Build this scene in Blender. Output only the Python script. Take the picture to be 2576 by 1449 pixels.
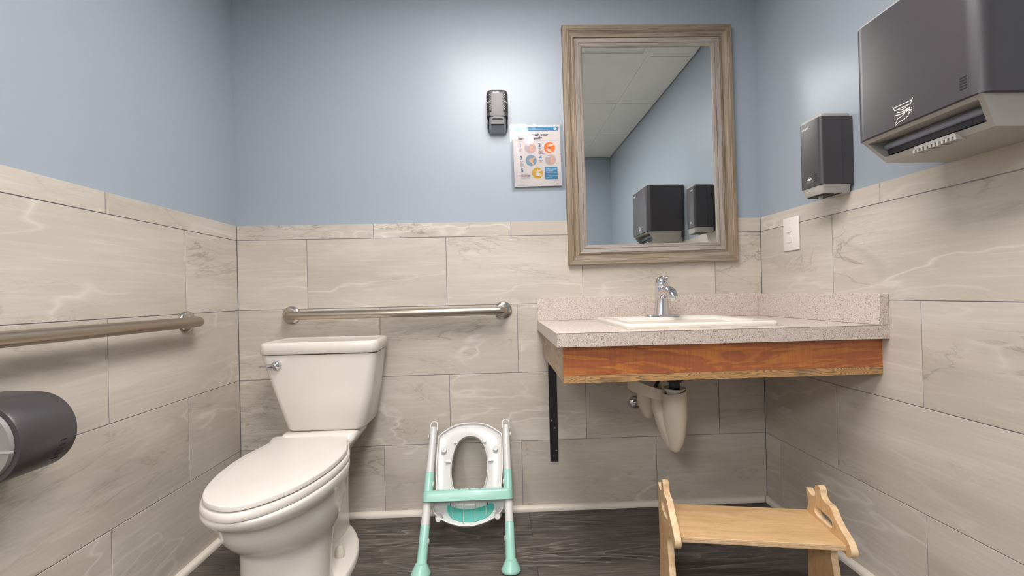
import bpy, bmesh, math, random
from mathutils import Vector, Matrix

random.seed(7)
for o in list(bpy.data.objects):
    bpy.data.objects.remove(o)
S = bpy.context.scene
COL = S.collection
PI = math.pi

# ------------------------------------------------------------------ camera
FPX = 1035.66
cam_d = bpy.data.cameras.new('camera')
cam = bpy.data.objects.new('camera', cam_d)
COL.objects.link(cam)
S.camera = cam
cam_d.sensor_fit = 'HORIZONTAL'
cam_d.sensor_width = 36.0
cam_d.lens = 36.0 * FPX / 2576.0
cam_d.shift_y = (735.73 - 724.5) / 2576.0
cam_d.clip_start = 0.02


def cam_rot(yaw, pitch, roll):
    cy, sy, cp, sp, cr, sr = math.cos(yaw), math.sin(yaw), math.cos(pitch), math.sin(pitch), math.cos(roll), math.sin(roll)
    B0 = Matrix(((1, 0, 0), (0, 0, -1), (0, 1, 0)))
    Ry = Matrix(((cy, -sy, 0), (sy, cy, 0), (0, 0, 1)))
    Rx = Matrix(((1, 0, 0), (0, cp, -sp), (0, sp, cp)))
    Rz = Matrix(((cr, -sr, 0), (sr, cr, 0), (0, 0, 1)))
    R = Rz @ Rx @ B0 @ Ry          # world -> image axes (right, down, forward)
    flip = Matrix(((1, 0, 0), (0, -1, 0), (0, 0, -1)))
    return (flip @ R).transposed()


mw = cam_rot(0.0357, -0.0038, -0.0226).to_4x4()
mw.translation = Vector((1.1375, -1.8471, 0.969))
cam.matrix_world = mw

# ------------------------------------------------------------------ world, exposure
wd = bpy.data.worlds.new('world')
S.world = wd
wd.use_nodes = True
wd.node_tree.nodes['Background'].inputs[0].default_value = (0.8, 0.9, 1.0, 1)
wd.node_tree.nodes['Background'].inputs[1].default_value = 0.15
S.view_settings.view_transform = 'Standard'
S.view_settings.look = 'None'
S.view_settings.gamma = 1.0
S.view_settings.use_curve_mapping = False
S.view_settings.exposure = 0.0
LIGHT_STRENGTH = 21.5                 # the lens of the room's ceiling panel
FILL_STRENGTH = 46.0                  # fill panels in the hallway added behind the camera
LIGHT_COLOR = (1.0, 0.965, 0.935)

W, D, H = 2.3515, 2.44, 2.38          # room width, depth, ceiling height


# ------------------------------------------------------------------ materials
def lin(c):
    c = c / 255.0
    return c / 12.92 if c <= 0.04045 else ((c + 0.055) / 1.055) ** 2.4


def rgb(r, g, b):
    return (lin(r), lin(g), lin(b), 1.0)


class NT:
    """small helper around a node tree"""
    def __init__(self, mat):
        mat.use_nodes = True
        self.t = mat.node_tree
        self.b = self.t.nodes['Principled BSDF']

    def n(self, kind, **kw):
        nd = self.t.nodes.new(kind)
        for k, v in kw.items():
            setattr(nd, k, v)
        return nd

    def l(self, a, b):
        self.t.links.new(a, b)

    def coords(self, scale=(1, 1, 1), rot=(0, 0, 0), rnd=False):
        tc = self.n('ShaderNodeTexCoord')
        src = tc.outputs['Object']
        if rnd:
            oi = self.n('ShaderNodeObjectInfo')
            m = self.n('ShaderNodeMath', operation='MULTIPLY')
            m.inputs[1].default_value = 137.0
            self.l(oi.outputs['Random'], m.inputs[0])
            a = self.n('ShaderNodeVectorMath', operation='ADD')
            self.l(src, a.inputs[0])
            self.l(m.outputs[0], a.inputs[1])
            src = a.outputs[0]
        mp = self.n('ShaderNodeMapping')
        mp.inputs['Scale'].default_value = scale
        mp.inputs['Rotation'].default_value = rot
        self.l(src, mp.inputs['Vector'])
        return mp.outputs[0]

    def noise(self, vec, scale, detail=4, rough=0.5, dist=0.0):
        nd = self.n('ShaderNodeTexNoise')
        nd.inputs['Scale'].default_value = scale
        nd.inputs['Detail'].default_value = detail
        nd.inputs['Roughness'].default_value = rough
        nd.inputs['Distortion'].default_value = dist
        if vec is not None:
            self.l(vec, nd.inputs['Vector'])
        return nd.outputs['Fac']

    def ramp(self, fac, stops):
        r = self.n('ShaderNodeValToRGB')
        el = r.color_ramp.elements
        while len(el) < len(stops):
            el.new(0.5)
        for e, (p, c) in zip(el, stops):
            e.position = p
            e.color = c if len(c) == 4 else (*c, 1)
        self.l(fac, r.inputs[0])
        return r.outputs[0]

    def mix(self, fac, a, b, mode='MIX'):
        m = self.n('ShaderNodeMix', data_type='RGBA', blend_type=mode)
        for sock, v in ((m.inputs[0], fac), (m.inputs[6], a), (m.inputs[7], b)):
            if isinstance(v, (int, float, tuple)):
                sock.default_value = v
            else:
                self.l(v, sock)
        return m.outputs[2]

    def math(self, op, a, b=None):
        m = self.n('ShaderNodeMath', operation=op)
        for i, v in enumerate((a, b)):
            if v is None:
                continue
            if isinstance(v, (int, float)):
                m.inputs[i].default_value = v
            else:
                self.l(v, m.inputs[i])
        return m.outputs[0]

    def bump(self, height, strength=0.2, dist=0.002):
        b = self.n('ShaderNodeBump')
        b.inputs['Strength'].default_value = strength
        b.inputs['Distance'].default_value = dist
        self.l(height, b.inputs['Height'])
        self.l(b.outputs[0], self.b.inputs['Normal'])


G = lambda v: (v, v, v, 1)


def mat(name, col, rough=0.5, metal=0.0, spec=0.5, coat=0.0, grain=0.0, gscale=300, trans=0.0, sss=0.0):
    m = bpy.data.materials.new(name)
    k = NT(m)
    b = k.b
    b.inputs['Base Color'].default_value = col
    b.inputs['Roughness'].default_value = rough
    b.inputs['Metallic'].default_value = metal
    b.inputs['Specular IOR Level'].default_value = spec
    b.inputs['Coat Weight'].default_value = coat
    b.inputs['Transmission Weight'].default_value = trans
    # every material is procedural: a faint tone variation and surface grain
    v = k.coords()
    n = k.noise(v, 9, 3)
    c2 = tuple(min(1, x * 0.94) for x in col[:3]) + (1,)
    k.l(k.mix(n, col, c2), b.inputs['Base Color'])
    if grain:
        k.bump(k.noise(v, gscale, 2), grain, 0.001)
    return m


def mat_paint():
    m = bpy.data.materials.new('blue_wall_paint')
    k = NT(m)
    v = k.coords()
    n = k.noise(v, 2.0, 3)
    k.l(k.mix(n, rgb(160, 169, 180), rgb(156, 166, 177)), k.b.inputs['Base Color'])
    k.b.inputs['Roughness'].default_value = 0.36
    k.b.inputs['Specular IOR Level'].default_value = 0.5
    k.bump(k.noise(v, 120, 4, 0.6), 0.10, 0.002)
    return m


def mat_tile():
    m = bpy.data.materials.new('veined_stone_tile')
    k = NT(m)
    v = k.coords((0.9, 0.9, 3.2), (0.36, -0.36, 0.0), rnd=True)
    v2 = k.coords((0.9, 0.9, 3.0), (-0.30, 0.30, 0.0), rnd=True)
    big = k.noise(v, 1.5, 5, 0.55, 0.4)
    base = k.ramp(big, [(0.30, rgb(184, 175, 163)), (0.5, rgb(197, 188, 177)), (0.70, rgb(206, 198, 188))])
    st = k.coords((1.6, 1.6, 30.0), (0.24, -0.24, 0.0), rnd=True)
    streak = k.noise(st, 2.2, 6, 0.65, 0.8)
    base = k.mix(k.ramp(streak, [(0.36, G(0.20)), (0.60, G(0.0))]), base, rgb(164, 156, 142))
    base = k.mix(k.ramp(streak, [(0.56, G(0.0)), (0.76, G(0.35))]), base, rgb(222, 215, 206))
    def vein(vec, scale, lo, width, warp, det=7):
        a = k.noise(vec, scale, det, 0.60, warp)
        d = k.math('ABSOLUTE', k.math('SUBTRACT', a, lo))
        return k.ramp(d, [(0.0, G(1)), (width * 0.35, G(0.5)), (width, G(0))])
    mask = k.ramp(k.noise(v, 1.3, 3, 0.5, 0.3), [(0.47, G(0)), (0.66, G(1))])
    f1 = k.math('MULTIPLY', vein(v, 1.7, 0.5, 0.014, 0.7), mask)
    base = k.mix(k.math('MULTIPLY', f1, 0.75), base, rgb(132, 125, 108))
    f3 = k.math('MULTIPLY', vein(v, 1.2, 0.54, 0.07, 1.0), mask)
    base = k.mix(k.math('MULTIPLY', f3, 0.35), base, rgb(150, 144, 128))
    mask2 = k.ramp(k.noise(v2, 1.2, 2, 0.5), [(0.40, G(1)), (0.54, G(0))])
    f2 = k.math('MULTIPLY', vein(v2, 1.6, 0.48, 0.022, 0.3, 3), mask2)
    base = k.mix(k.math('MULTIPLY', f2, 0.55), base, rgb(226, 219, 210))
    f4 = k.math('MULTIPLY', vein(v2, 2.2, 0.55, 0.010, 0.5), mask)
    base = k.mix(k.math('MULTIPLY', f4, 0.5), base, rgb(140, 132, 116))
    k.l(base, k.b.inputs['Base Color'])
    k.b.inputs['Roughness'].default_value = 0.42
    k.b.inputs['Specular IOR Level'].default_value = 0.4
    k.bump(streak, 0.12, 0.0015)
    return m


def mat_floor():
    m = bpy.data.materials.new('dark_wood_plank')
    k = NT(m)
    v = k.coords((1.0, 7.0, 7.0), rnd=True)
    a = k.noise(v, 2.0, 6, 0.6, 0.8)
    # cathedral grain: rings of a slowly varying field
    f = k.noise(v, 1.25, 2, 0.45, 0.35)
    ring = k.math('FRACT', k.math('MULTIPLY', f, 13.0))
    fine = k.noise(k.coords((2.6, 120.0, 120.0), rnd=True), 2.6, 5, 0.7)
    patch = k.ramp(k.noise(k.coords((1.0, 3.0, 3.0), rnd=True), 2.2, 3), [(0.42, G(0)), (0.6, G(1))])
    base = k.ramp(a, [(0.28, rgb(58, 53, 51)), (0.52, rgb(84, 77, 73)), (0.8, rgb(106, 98, 92))])
    rl = k.ramp(ring, [(0.0, G(0.75)), (0.12, G(0.35)), (0.3, G(0)), (1.0, G(0))])
    base = k.mix(k.math('MULTIPLY', rl, patch), base, rgb(146, 136, 128))
    rd = k.ramp(ring, [(0.35, G(0)), (0.7, G(0.55)), (0.95, G(0))])
    base = k.mix(k.math('MULTIPLY', rd, patch), base, rgb(44, 40, 39))
    base = k.mix(k.ramp(fine, [(0.50, G(0)), (0.72, G(0.6))]), base, rgb(140, 130, 122))
    base = k.mix(k.ramp(fine, [(0.26, G(0.7)), (0.47, G(0))]), base, rgb(34, 31, 31))
    k.l(base, k.b.inputs['Base Color'])
    k.b.inputs['Roughness'].default_value = 0.5
    k.bump(fine, 0.25, 0.001)
    return m


def mat_laminate():
    m = bpy.data.materials.new('speckled_laminate')
    k = NT(m)
    v = k.coords()
    n = k.noise(v, 60, 3)
    base = k.mix(n, rgb(200, 186, 176), rgb(208, 196, 187))
    def specks(scale, thr, col, base, size):
        vo = k.n('ShaderNodeTexVoronoi', feature='F1')
        vo.inputs['Scale'].default_value = scale
        vo.inputs['Randomness'].default_value = 1.0
        wv = k.n('ShaderNodeVectorMath', operation='ADD')
        nn = k.n('ShaderNodeTexNoise')
        nn.inputs['Scale'].default_value = scale * 0.9
        k.l(v, nn.inputs['Vector'])
        sc = k.n('ShaderNodeVectorMath', operation='SCALE')
        sc.inputs['Scale'].default_value = 1.1 / scale
        k.l(nn.outputs['Color'], sc.inputs[0])
        k.l(v, wv.inputs[0])
        k.l(sc.outputs[0], wv.inputs[1])
        k.l(wv.outputs[0], vo.inputs['Vector'])
        sep = k.n('ShaderNodeSeparateColor')
        k.l(vo.outputs['Color'], sep.inputs[0])
        pick = k.math('GREATER_THAN', sep.outputs[0], thr)
        near = k.math('LESS_THAN', vo.outputs['Distance'], size)
        return k.mix(k.math('MULTIPLY', pick, near), base, col)
    base = specks(330, 0.66, rgb(142, 120, 110), base, 0.34)
    base = specks(300, 0.62, rgb(222, 212, 204), base, 0.40)
    base = specks(190, 0.80, rgb(104, 92, 92), base, 0.26)
    base = specks(390, 0.72, rgb(158, 124, 108), base, 0.36)
    base = specks(270, 0.86, rgb(92, 80, 80), base, 0.30)
    k.l(base, k.b.inputs['Base Color'])
    k.b.inputs['Roughness'].default_value = 0.38
    return m


def mat_apron():
    m = bpy.data.materials.new('orange_stained_plywood')
    k = NT(m)
    v = k.coords((0.8, 1.0, 5.5), (0.0, 0.10, 0.0))
    a = k.noise(v, 2.4, 7, 0.58, 0.9)
    bands = k.ramp(a, [(0.30, rgb(196, 126, 64)), (0.41, rgb(178, 104, 60)), (0.46, rgb(164, 94, 60)), (0.485, rgb(204, 132, 62)), (0.53, rgb(190, 116, 58)), (0.555, rgb(164, 94, 62)), (0.61, rgb(176, 104, 60)), (0.635, rgb(206, 134, 64)), (0.74, rgb(176, 104, 60))])
    fig = k.noise(k.coords((110.0, 1.0, 9.0), (0.0, 0.3, 0.0)), 1.0, 4, 0.7)
    base = k.mix(k.ramp(fig, [(0.42, G(0.35)), (0.58, G(0))]), bands, rgb(150, 84, 60))
    low = k.noise(k.coords((1.2, 1.0, 3.0)), 2.0, 2)
    base = k.mix(k.ramp(low, [(0.45, G(0.0)), (0.65, G(0.25))]), base, rgb(150, 90, 58))
    k.l(base, k.b.inputs['Base Color'])
    k.b.inputs['Roughness'].default_value = 0.4
    return m


def mat_pine():
    m = bpy.data.materials.new('weathered_pine_edge')
    k = NT(m)
    f = k.noise(k.coords((1.0, 1.0, 8.0), (0.0, 0.14, 0.0), rnd=True), 3.0, 2, 0.45, 0.5)
    ring = k.math('FRACT', k.math('MULTIPLY', f, 36.0))
    n = k.noise(k.coords((2.0, 1.0, 20.0)), 6.0, 4)
    base = k.mix(n, rgb(212, 164, 106), rgb(186, 142, 92))
    base = k.mix(k.ramp(ring, [(0.0, G(0)), (0.5, G(0.15)), (0.88, G(0.9)), (1.0, G(0.1))]), base, rgb(98, 82, 66))
    base = k.mix(k.ramp(k.noise(k.coords(), 7, 2), [(0.60, G(0)), (0.70, G(0.7))]), base, rgb(112, 100, 88))
    k.l(base, k.b.inputs['Base Color'])
    k.b.inputs['Roughness'].default_value = 0.6
    return m


def mat_panel_wood():
    m = bpy.data.materials.new('faded_apron_side')
    k = NT(m)
    v = k.coords((1.0, 3.0, 14.0))
    n = k.noise(v, 3.0, 5, 0.6, 1.0)
    k.l(k.ramp(n, [(0.35, rgb(158, 134, 110)), (0.65, rgb(190, 168, 142))]), k.b.inputs['Base Color'])
    k.b.inputs['Roughness'].default_value = 0.5
    return m


def mat_grain(name, axis, c0, c1, c2, rough=0.5, stretch=26.0, scale=2.0, dark=0.6):
    """wood with its grain along one object axis"""
    m = bpy.data.materials.new(name)
    k = NT(m)
    sc = [stretch] * 3
    sc[axis] = 1.2
    v = k.coords(tuple(sc), rnd=True)
    n = k.noise(v, scale, 6, 0.65, 0.7)
    base = k.ramp(n, [(0.3, c0), (0.5, c1), (0.7, c2)])
    sc2 = [stretch * 6] * 3
    sc2[axis] = 5
    f = k.noise(k.coords(tuple(sc2), rnd=True), scale, 3, 0.6)
    base = k.mix(k.ramp(f, [(0.28, G(dark)), (0.48, G(0))]), base, tuple(x * 0.45 for x in c0[:3]) + (1,))
    k.l(base, k.b.inputs['Base Color'])
    k.b.inputs['Roughness'].default_value = rough
    k.bump(f, 0.15, 0.0006)
    return m


def mat_birch():
    m = bpy.data.materials.new('birch_plywood_face')
    k = NT(m)
    v = k.coords((1.0, 7.0, 3.0))
    n = k.noise(v, 5.0, 6, 0.62, 1.0)
    base = k.ramp(n, [(0.3, rgb(198, 158, 112)), (0.55, rgb(215, 178, 132)), (0.75, rgb(224, 191, 146))])
    sm = k.noise(k.coords((1.0, 2.0, 1.0)), 14.0, 5, 0.7)
    base = k.mix(k.ramp(sm, [(0.56, G(0)), (0.74, G(0.4))]), base, rgb(168, 128, 88))
    k.l(base, k.b.inputs['Base Color'])
    k.b.inputs['Roughness'].default_value = 0.42
    return m


def mat_ply_edge():
    m = bpy.data.materials.new('birch_plywood_edge')
    k = NT(m)
    n = k.noise(k.coords((1, 1, 1)), 30.0, 5, 0.65)
    base = k.ramp(n, [(0.35, rgb(206, 172, 130)), (0.65, rgb(234, 208, 172))])
    k.l(base, k.b.inputs['Base Color'])
    k.b.inputs['Roughness'].default_value = 0.55
    return m


def mat_brushed(name, col, rough, axis=0):
    m = bpy.data.materials.new(name)
    k = NT(m)
    sc = [400.0] * 3
    sc[axis] = 4.0
    n = k.noise(k.coords(tuple(sc)), 1.0, 3)
    c2 = tuple(x * 0.85 for x in col[:3]) + (1,)
    k.l(k.mix(n, col, c2), k.b.inputs['Base Color'])
    k.b.inputs['Metallic'].default_value = 1.0
    k.l(k.ramp(n, [(0.2, G(rough * 0.8)), (0.8, G(rough * 1.25))]), k.b.inputs['Roughness'])
    return m


def mat_film():
    """clear laminate film: mirror-like glints over what lies beneath"""
    m = bpy.data.materials.new('clear_film')
    k = NT(m)
    out = k.t.nodes['Material Output']
    fr = k.n('ShaderNodeFresnel')
    fr.inputs['IOR'].default_value = 1.5
    tr = k.n('ShaderNodeBsdfTransparent')
    gl = k.n('ShaderNodeBsdfGlossy')
    gl.inputs['Roughness'].default_value = 0.05
    bp = k.n('ShaderNodeBump')
    bp.inputs['Strength'].default_value = 0.25
    bp.inputs['Distance'].default_value = 0.004
    k.l(k.noise(k.coords(), 14.0, 1), bp.inputs['Height'])
    k.l(bp.outputs[0], gl.inputs['Normal'])
    mx = k.n('ShaderNodeMixShader')
    k.l(fr.outputs[0], mx.inputs[0])
    k.l(tr.outputs[0], mx.inputs[1])
    k.l(gl.outputs[0], mx.inputs[2])
    k.l(mx.outputs[0], out.inputs['Surface'])
    return m


def mat_emit(name, col, strength):
    m = bpy.data.materials.new(name)
    k = NT(m)
    b = k.b
    b.inputs['Base Color'].default_value = (0.8, 0.8, 0.8, 1)
    n = k.noise(k.coords(), 3.0, 1)
    k.l(k.mix(n, (*col, 1), (*[c * 0.98 for c in col], 1)), b.inputs['Emission Color'])
    b.inputs['Emission Strength'].default_value = strength
    return m


M_PAINT = mat_paint()
M_TILE = mat_tile()
M_GROUT = mat('grey_grout', rgb(146, 140, 148), 0.9, spec=0.1, grain=0.3)
M_FLOOR = mat_floor()
M_SUBFLOOR = mat('plank_joint', rgb(24, 22, 22), 0.8)
M_TRIM = mat('white_trim_paint', rgb(226, 218, 206), 0.4)
M_CEIL = mat('ceiling_panel_white', rgb(240, 237, 230), 0.85, spec=0.2, grain=0.3, gscale=180)
M_GRID = mat('ceiling_grid_white', rgb(240, 237, 230), 0.5)
M_LAMP = mat_emit('lamp_lens', LIGHT_COLOR, LIGHT_STRENGTH)
M_FILL_LAMP = mat_emit('fill_lamp_lens', LIGHT_COLOR, FILL_STRENGTH)  # lens of the fill lamps added outside the room
M_ADDED_HALL = mat('added_hall_grey', rgb(150, 152, 156), 0.6)  # walls of the added hallway, grey to limit their bounce
M_ADDED_FLOOR = mat('added_hall_floor', rgb(96, 92, 88), 0.5)
M_PORC = mat('white_porcelain', rgb(224, 217, 209), 0.12, spec=0.5)
M_SEAT = mat('white_seat_plastic', rgb(222, 215, 208), 0.22, spec=0.5)
M_CAP = mat('ivory_cap', rgb(216, 208, 194), 0.35)
M_CHROME = mat('chrome', rgb(222, 222, 226), 0.06, metal=1.0)
M_STEEL = mat_brushed('brushed_steel', rgb(190, 178, 164), 0.30, 0)
M_STEEL_Y = mat_brushed('brushed_steel_side', rgb(182, 168, 152), 0.34, 1)
M_FLANGE = mat('polished_steel', rgb(196, 190, 184), 0.16, metal=1.0)
M_BLACK = mat('dark_grey_plastic', rgb(68, 64, 67), 0.36, spec=0.5, grain=0.12, gscale=900)
M_DEEP = mat('black_recess', rgb(18, 17, 18), 0.6)
M_SILVER = mat('silver_grey_plastic', rgb(178, 174, 170), 0.38)
M_GREY = mat('light_grey_plastic', rgb(176, 172, 166), 0.4)
M_SMOKE = mat('smoky_grey_plastic', rgb(150, 156, 168), 0.3)
M_WHITEP = mat('white_plastic', rgb(212, 209, 207), 0.3)
M_PLATE = mat('white_outlet_plastic', rgb(232, 224, 220), 0.4)
M_LOGO = mat('white_print', rgb(232, 230, 226), 0.5)
M_FADED = mat('grey_print', rgb(160, 158, 156), 0.5)
M_MINT = mat('mint_plastic', rgb(158, 206, 192), 0.26)
M_TEAL = mat('teal_plastic', rgb(44, 172, 158), 0.35)
M_CLEARP = mat('milky_plastic', rgb(196, 212, 206), 0.25)
M_PAPER = mat('poster_paper', rgb(232, 224, 222), 0.7)
M_FILM = mat_film()
M_LAMINATE = mat_laminate()
M_APRON = mat_apron()
M_PINE = mat_pine()
M_SIDE = mat_panel_wood()
M_BRACKET = mat('black_steel', rgb(34, 30, 34), 0.45)
M_SCREW = mat('screw_steel', rgb(190, 186, 180), 0.3, metal=1.0)
M_CREAM = mat('cream_vinyl_wrap', rgb(216, 206, 188), 0.5, grain=0.1, gscale=60)
M_FOAM = mat('brown_foam', rgb(128, 104, 78), 0.9)
M_BLACKP = mat('black_pipe_plastic', rgb(26, 24, 25), 0.35)
M_BIRCH = mat_birch()
M_PLY = mat_ply_edge()
M_FRAME_H = mat_grain('frame_wood_across', 0, rgb(112, 98, 84), rgb(142, 127, 110), rgb(160, 147, 132), 0.55)
M_FRAME_V = mat_grain('frame_wood_upright', 2, rgb(114, 98, 82), rgb(145, 127, 106), rgb(162, 146, 128), 0.55)
M_LINER_H = mat_grain('liner_wood_across', 0, rgb(132, 122, 114), rgb(156, 146, 138), rgb(172, 162, 154), 0.55)
M_LINER_V = mat_grain('liner_wood_upright', 2, rgb(132, 121, 112), rgb(156, 145, 136), rgb(172, 162, 153), 0.55)
M_MIRROR = mat('mirror_silver', (0.86, 0.90, 0.89, 1), 0.0, metal=1.0)


# ------------------------------------------------------------------ mesh helpers
def world_loc(o):
    v = Vector(o.location)
    while o.parent:
        o = o.parent
        v += Vector(o.location)
    return v


def finish(name, bm, material, parent=None, smooth=None, center=False, local=False):
    """link a bmesh built in world space (or parent space if local) as one object"""
    bmesh.ops.recalc_face_normals(bm, faces=bm.faces[:])
    me = bpy.data.meshes.new(name)
    org = Vector((0, 0, 0))
    if center:
        mn = Vector([min(v.co[i] for v in bm.verts) for i in range(3)])
        mx = Vector([max(v.co[i] for v in bm.verts) for i in range(3)])
        org = (mn + mx) / 2
        bmesh.ops.translate(bm, verts=bm.verts[:], vec=-org)
    elif parent is not None and not local:
        org = world_loc(parent)
        bmesh.ops.translate(bm, verts=bm.verts[:], vec=-org)
    bm.to_mesh(me)
    bm.free()
    mats = material if isinstance(material, (list, tuple)) else [material]
    for mm in mats:
        me.materials.append(mm)
    o = bpy.data.objects.new(name, me)
    COL.objects.link(o)
    if parent is not None:
        o.parent = parent
        o.location = (org - world_loc(parent)) if (center and not local) else (org if center else Vector((0, 0, 0)))
    else:
        o.location = org
    if smooth is not None:
        for p in me.polygons:
            p.use_smooth = True
        if smooth < 179:
            me.set_sharp_from_angle(angle=math.radians(smooth))
    return o


def thing(name, label, cat, loc=(0, 0, 0), rotz=0.0, group=None):
    o = bpy.data.objects.new(name, None)
    o.empty_display_size = 0.05
    COL.objects.link(o)
    o.location = loc
    o.rotation_euler = (0, 0, rotz)
    o['label'] = label
    o['category'] = cat
    if group:
        o['group'] = group
    return o


def struct(o):
    o['kind'] = 'structure'
    return o


def box(bm, x0, x1, y0, y1, z0, z1, bevel=0.0, seg=2):
    r = bmesh.ops.create_cube(bm, size=1.0)
    vs = r['verts']
    for v in vs:
        v.co = Vector((x0 + (v.co.x + .5) * (x1 - x0), y0 + (v.co.y + .5) * (y1 - y0), z0 + (v.co.z + .5) * (z1 - z0)))
    if bevel:
        es = list({e for v in vs for e in v.link_edges})
        bmesh.ops.bevel(bm, geom=es, offset=bevel, segments=seg, affect='EDGES', profile=0.5)


def BM():
    return bmesh.new()


def loft(bm, rings, cap0=True, cap1=True, closed=True):
    vr = [[bm.verts.new(p) for p in r] for r in rings]
    n = len(vr[0])
    for a, b in zip(vr[:-1], vr[1:]):
        for i in range(n if closed else n - 1):
            j = (i + 1) % n
            try:
                bm.faces.new((a[i], a[j], b[j], b[i]))
            except ValueError:
                pass
    if cap0:
        bm.faces.new(list(reversed(vr[0])))
    if cap1:
        bm.faces.new(vr[-1])
    return vr


def rrect(x0, x1, y0, y1, r, n=6):
    pts = []
    r = min(r, (x1 - x0) / 2 - 1e-5, (y1 - y0) / 2 - 1e-5)
    for cx, cy, a0 in ((x1 - r, y1 - r, 0), (x0 + r, y1 - r, 90), (x0 + r, y0 + r, 180), (x1 - r, y0 + r, 270)):
        for i in range(n + 1):
            a = math.radians(a0 + 90.0 * i / n)
            pts.append((cx + r * math.cos(a), cy + r * math.sin(a)))
    return pts


def at_z(pts, z):
    return [Vector((p[0], p[1], z)) for p in pts]


def tube(bm, path, radius, n=14, caps=True, flat=1.0):
    """tube along a polyline; radius may be a list"""
    P = [Vector(p) for p in path]
    rad = radius if isinstance(radius, (list, tuple)) else [radius] * len(P)
    rings = []
    up = None
    for i, p in enumerate(P):
        t = (P[min(i + 1, len(P) - 1)] - P[max(i - 1, 0)]).normalized()
        if up is None:
            up = Vector((0, 0, 1)) if abs(t.z) < 0.9 else Vector((1, 0, 0))
        s = t.cross(up).normalized()
        u = s.cross(t).normalized()
        up = u
        rings.append([p + s * (rad[i] * math.cos(a)) + u * (rad[i] * flat * math.sin(a)) for a in [2 * PI * k / n for k in range(n)]])
    loft(bm, rings, caps, caps)


def lathe(bm, profile, base, axis=(0, 0, 1), n=24, cap0=True, cap1=True):
    """profile: list of (radius, height along axis)"""
    ax = Vector(axis).normalized()
    s = ax.orthogonal().normalized()
    u = ax.cross(s)
    b = Vector(base)
    rings = [[b + ax * h + s * (max(r, 1e-5) * math.cos(a)) + u * (max(r, 1e-5) * math.sin(a)) for a in [2 * PI * k / n for k in range(n)]] for r, h in profile]
    loft(bm, rings, cap0, cap1)


def prism(bm, outline, f0, f1, hole=None):
    """extrude a 2-D outline between two mappings f0, f1: (a,b)->Vector; optional hole outline"""
    n = len(outline)
    A = [bm.verts.new(f0(p)) for p in outline]
    B = [bm.verts.new(f1(p)) for p in outline]
    for i in range(n):
        j = (i + 1) % n
        bm.faces.new((A[i], A[j], B[j], B[i]))
    if not hole:
        bm.faces.new(A[::-1])
        bm.faces.new(B)
        return
    hA = [bm.verts.new(f0(p)) for p in hole]
    hB = [bm.verts.new(f1(p)) for p in hole]
    m = len(hole)
    for i in range(m):
        j = (i + 1) % m
        bm.faces.new((hA[i], hA[j], hB[j], hB[i]))
    for O, Hh in ((A, hA), (B, hB)):
        es = []
        for L in (O, Hh):
            for i in range(len(L)):
                e = bm.edges.get((L[i], L[(i + 1) % len(L)]))
                es.append(e)
        bmesh.ops.triangle_fill(bm, edges=es, use_beauty=True)


def smooth_loop(pts, sub=3, closed=True):
    """Catmull-Rom through 2-D points"""
    n = len(pts)
    out = []
    for i in range(n if closed else n - 1):
        p0, p1, p2, p3 = [Vector((*pts[(i + k) % n][:2], 0)) if closed else Vector((*pts[min(max(i + k, 0), n - 1)][:2], 0)) for k in (-1, 0, 1, 2)]
        for s in range(sub):
            t = s / sub
            q = 0.5 * ((2 * p1) + (-p0 + p2) * t + (2 * p0 - 5 * p1 + 4 * p2 - p3) * t * t + (-p0 + 3 * p1 - 3 * p2 + p3) * t ** 3)
            out.append((q.x, q.y))
    if not closed:
        out.append(tuple(pts[-1][:2]))
    return out


def resample(pts, n):
    """n points evenly along a closed loop"""
    P = [Vector((*p, 0)) for p in pts] + [Vector((*pts[0], 0))]
    L = [0]
    for a, b in zip(P[:-1], P[1:]):
        L.append(L[-1] + (b - a).length)
    out = []
    k = 0
    for i in range(n):
        d = L[-1] * i / n
        while L[k + 1] < d:
            k += 1
        t = (d - L[k]) / max(L[k + 1] - L[k], 1e-9)
        q = P[k].lerp(P[k + 1], t)
        out.append((q.x, q.y))
    return out


def text(name, body, size, mapping, material, parent, bold=0.0, align='LEFT', thick=0.0004):
    """lettering as thin mesh; mapping(x, y, h) gives the world position"""
    cu = bpy.data.curves.new(name, 'FONT')
    cu.body = body
    cu.size = size
    cu.align_x = align
    cu.resolution_u = 3
    cu.offset = bold
    cu.space_line = 1.0
    tmp = bpy.data.objects.new('tmp_text', cu)
    COL.objects.link(tmp)
    dg = bpy.context.evaluated_depsgraph_get()
    dg.update()
    me = bpy.data.meshes.new_from_object(tmp.evaluated_get(dg))
    bpy.data.objects.remove(tmp)
    bpy.data.curves.remove(cu)
    bm = BM()
    bm.from_mesh(me)
    bpy.data.meshes.remove(me)
    for v in bm.verts:
        v.co = mapping(v.co.x, v.co.y, thick)
    return finish(name, bm, material, parent)


def flat_strip(bm, pts, width, mapping, h=0.0005):
    """a drawn line: a ribbon of the given width along 2-D points"""
    P = [Vector((*p, 0)) for p in pts]
    L, R = [], []
    for i, p in enumerate(P):
        t = (P[min(i + 1, len(P) - 1)] - P[max(i - 1, 0)]).normalized()
        nn = Vector((-t.y, t.x, 0)) * width / 2
        L.append(bm.verts.new(mapping(p.x + nn.x, p.y + nn.y, h)))
        R.append(bm.verts.new(mapping(p.x - nn.x, p.y - nn.y, h)))
    for i in range(len(P) - 1):
        bm.faces.new((L[i], L[i + 1], R[i + 1], R[i]))


def flat_poly(bm, pts, mapping, h=0.0005):
    bm.faces.new([bm.verts.new(mapping(p[0], p[1], h)) for p in pts])


def circ(cx, cy, r, n=24):
    return [(cx + r * math.cos(2 * PI * i / n), cy + r * math.sin(2 * PI * i / n)) for i in range(n)]


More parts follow.
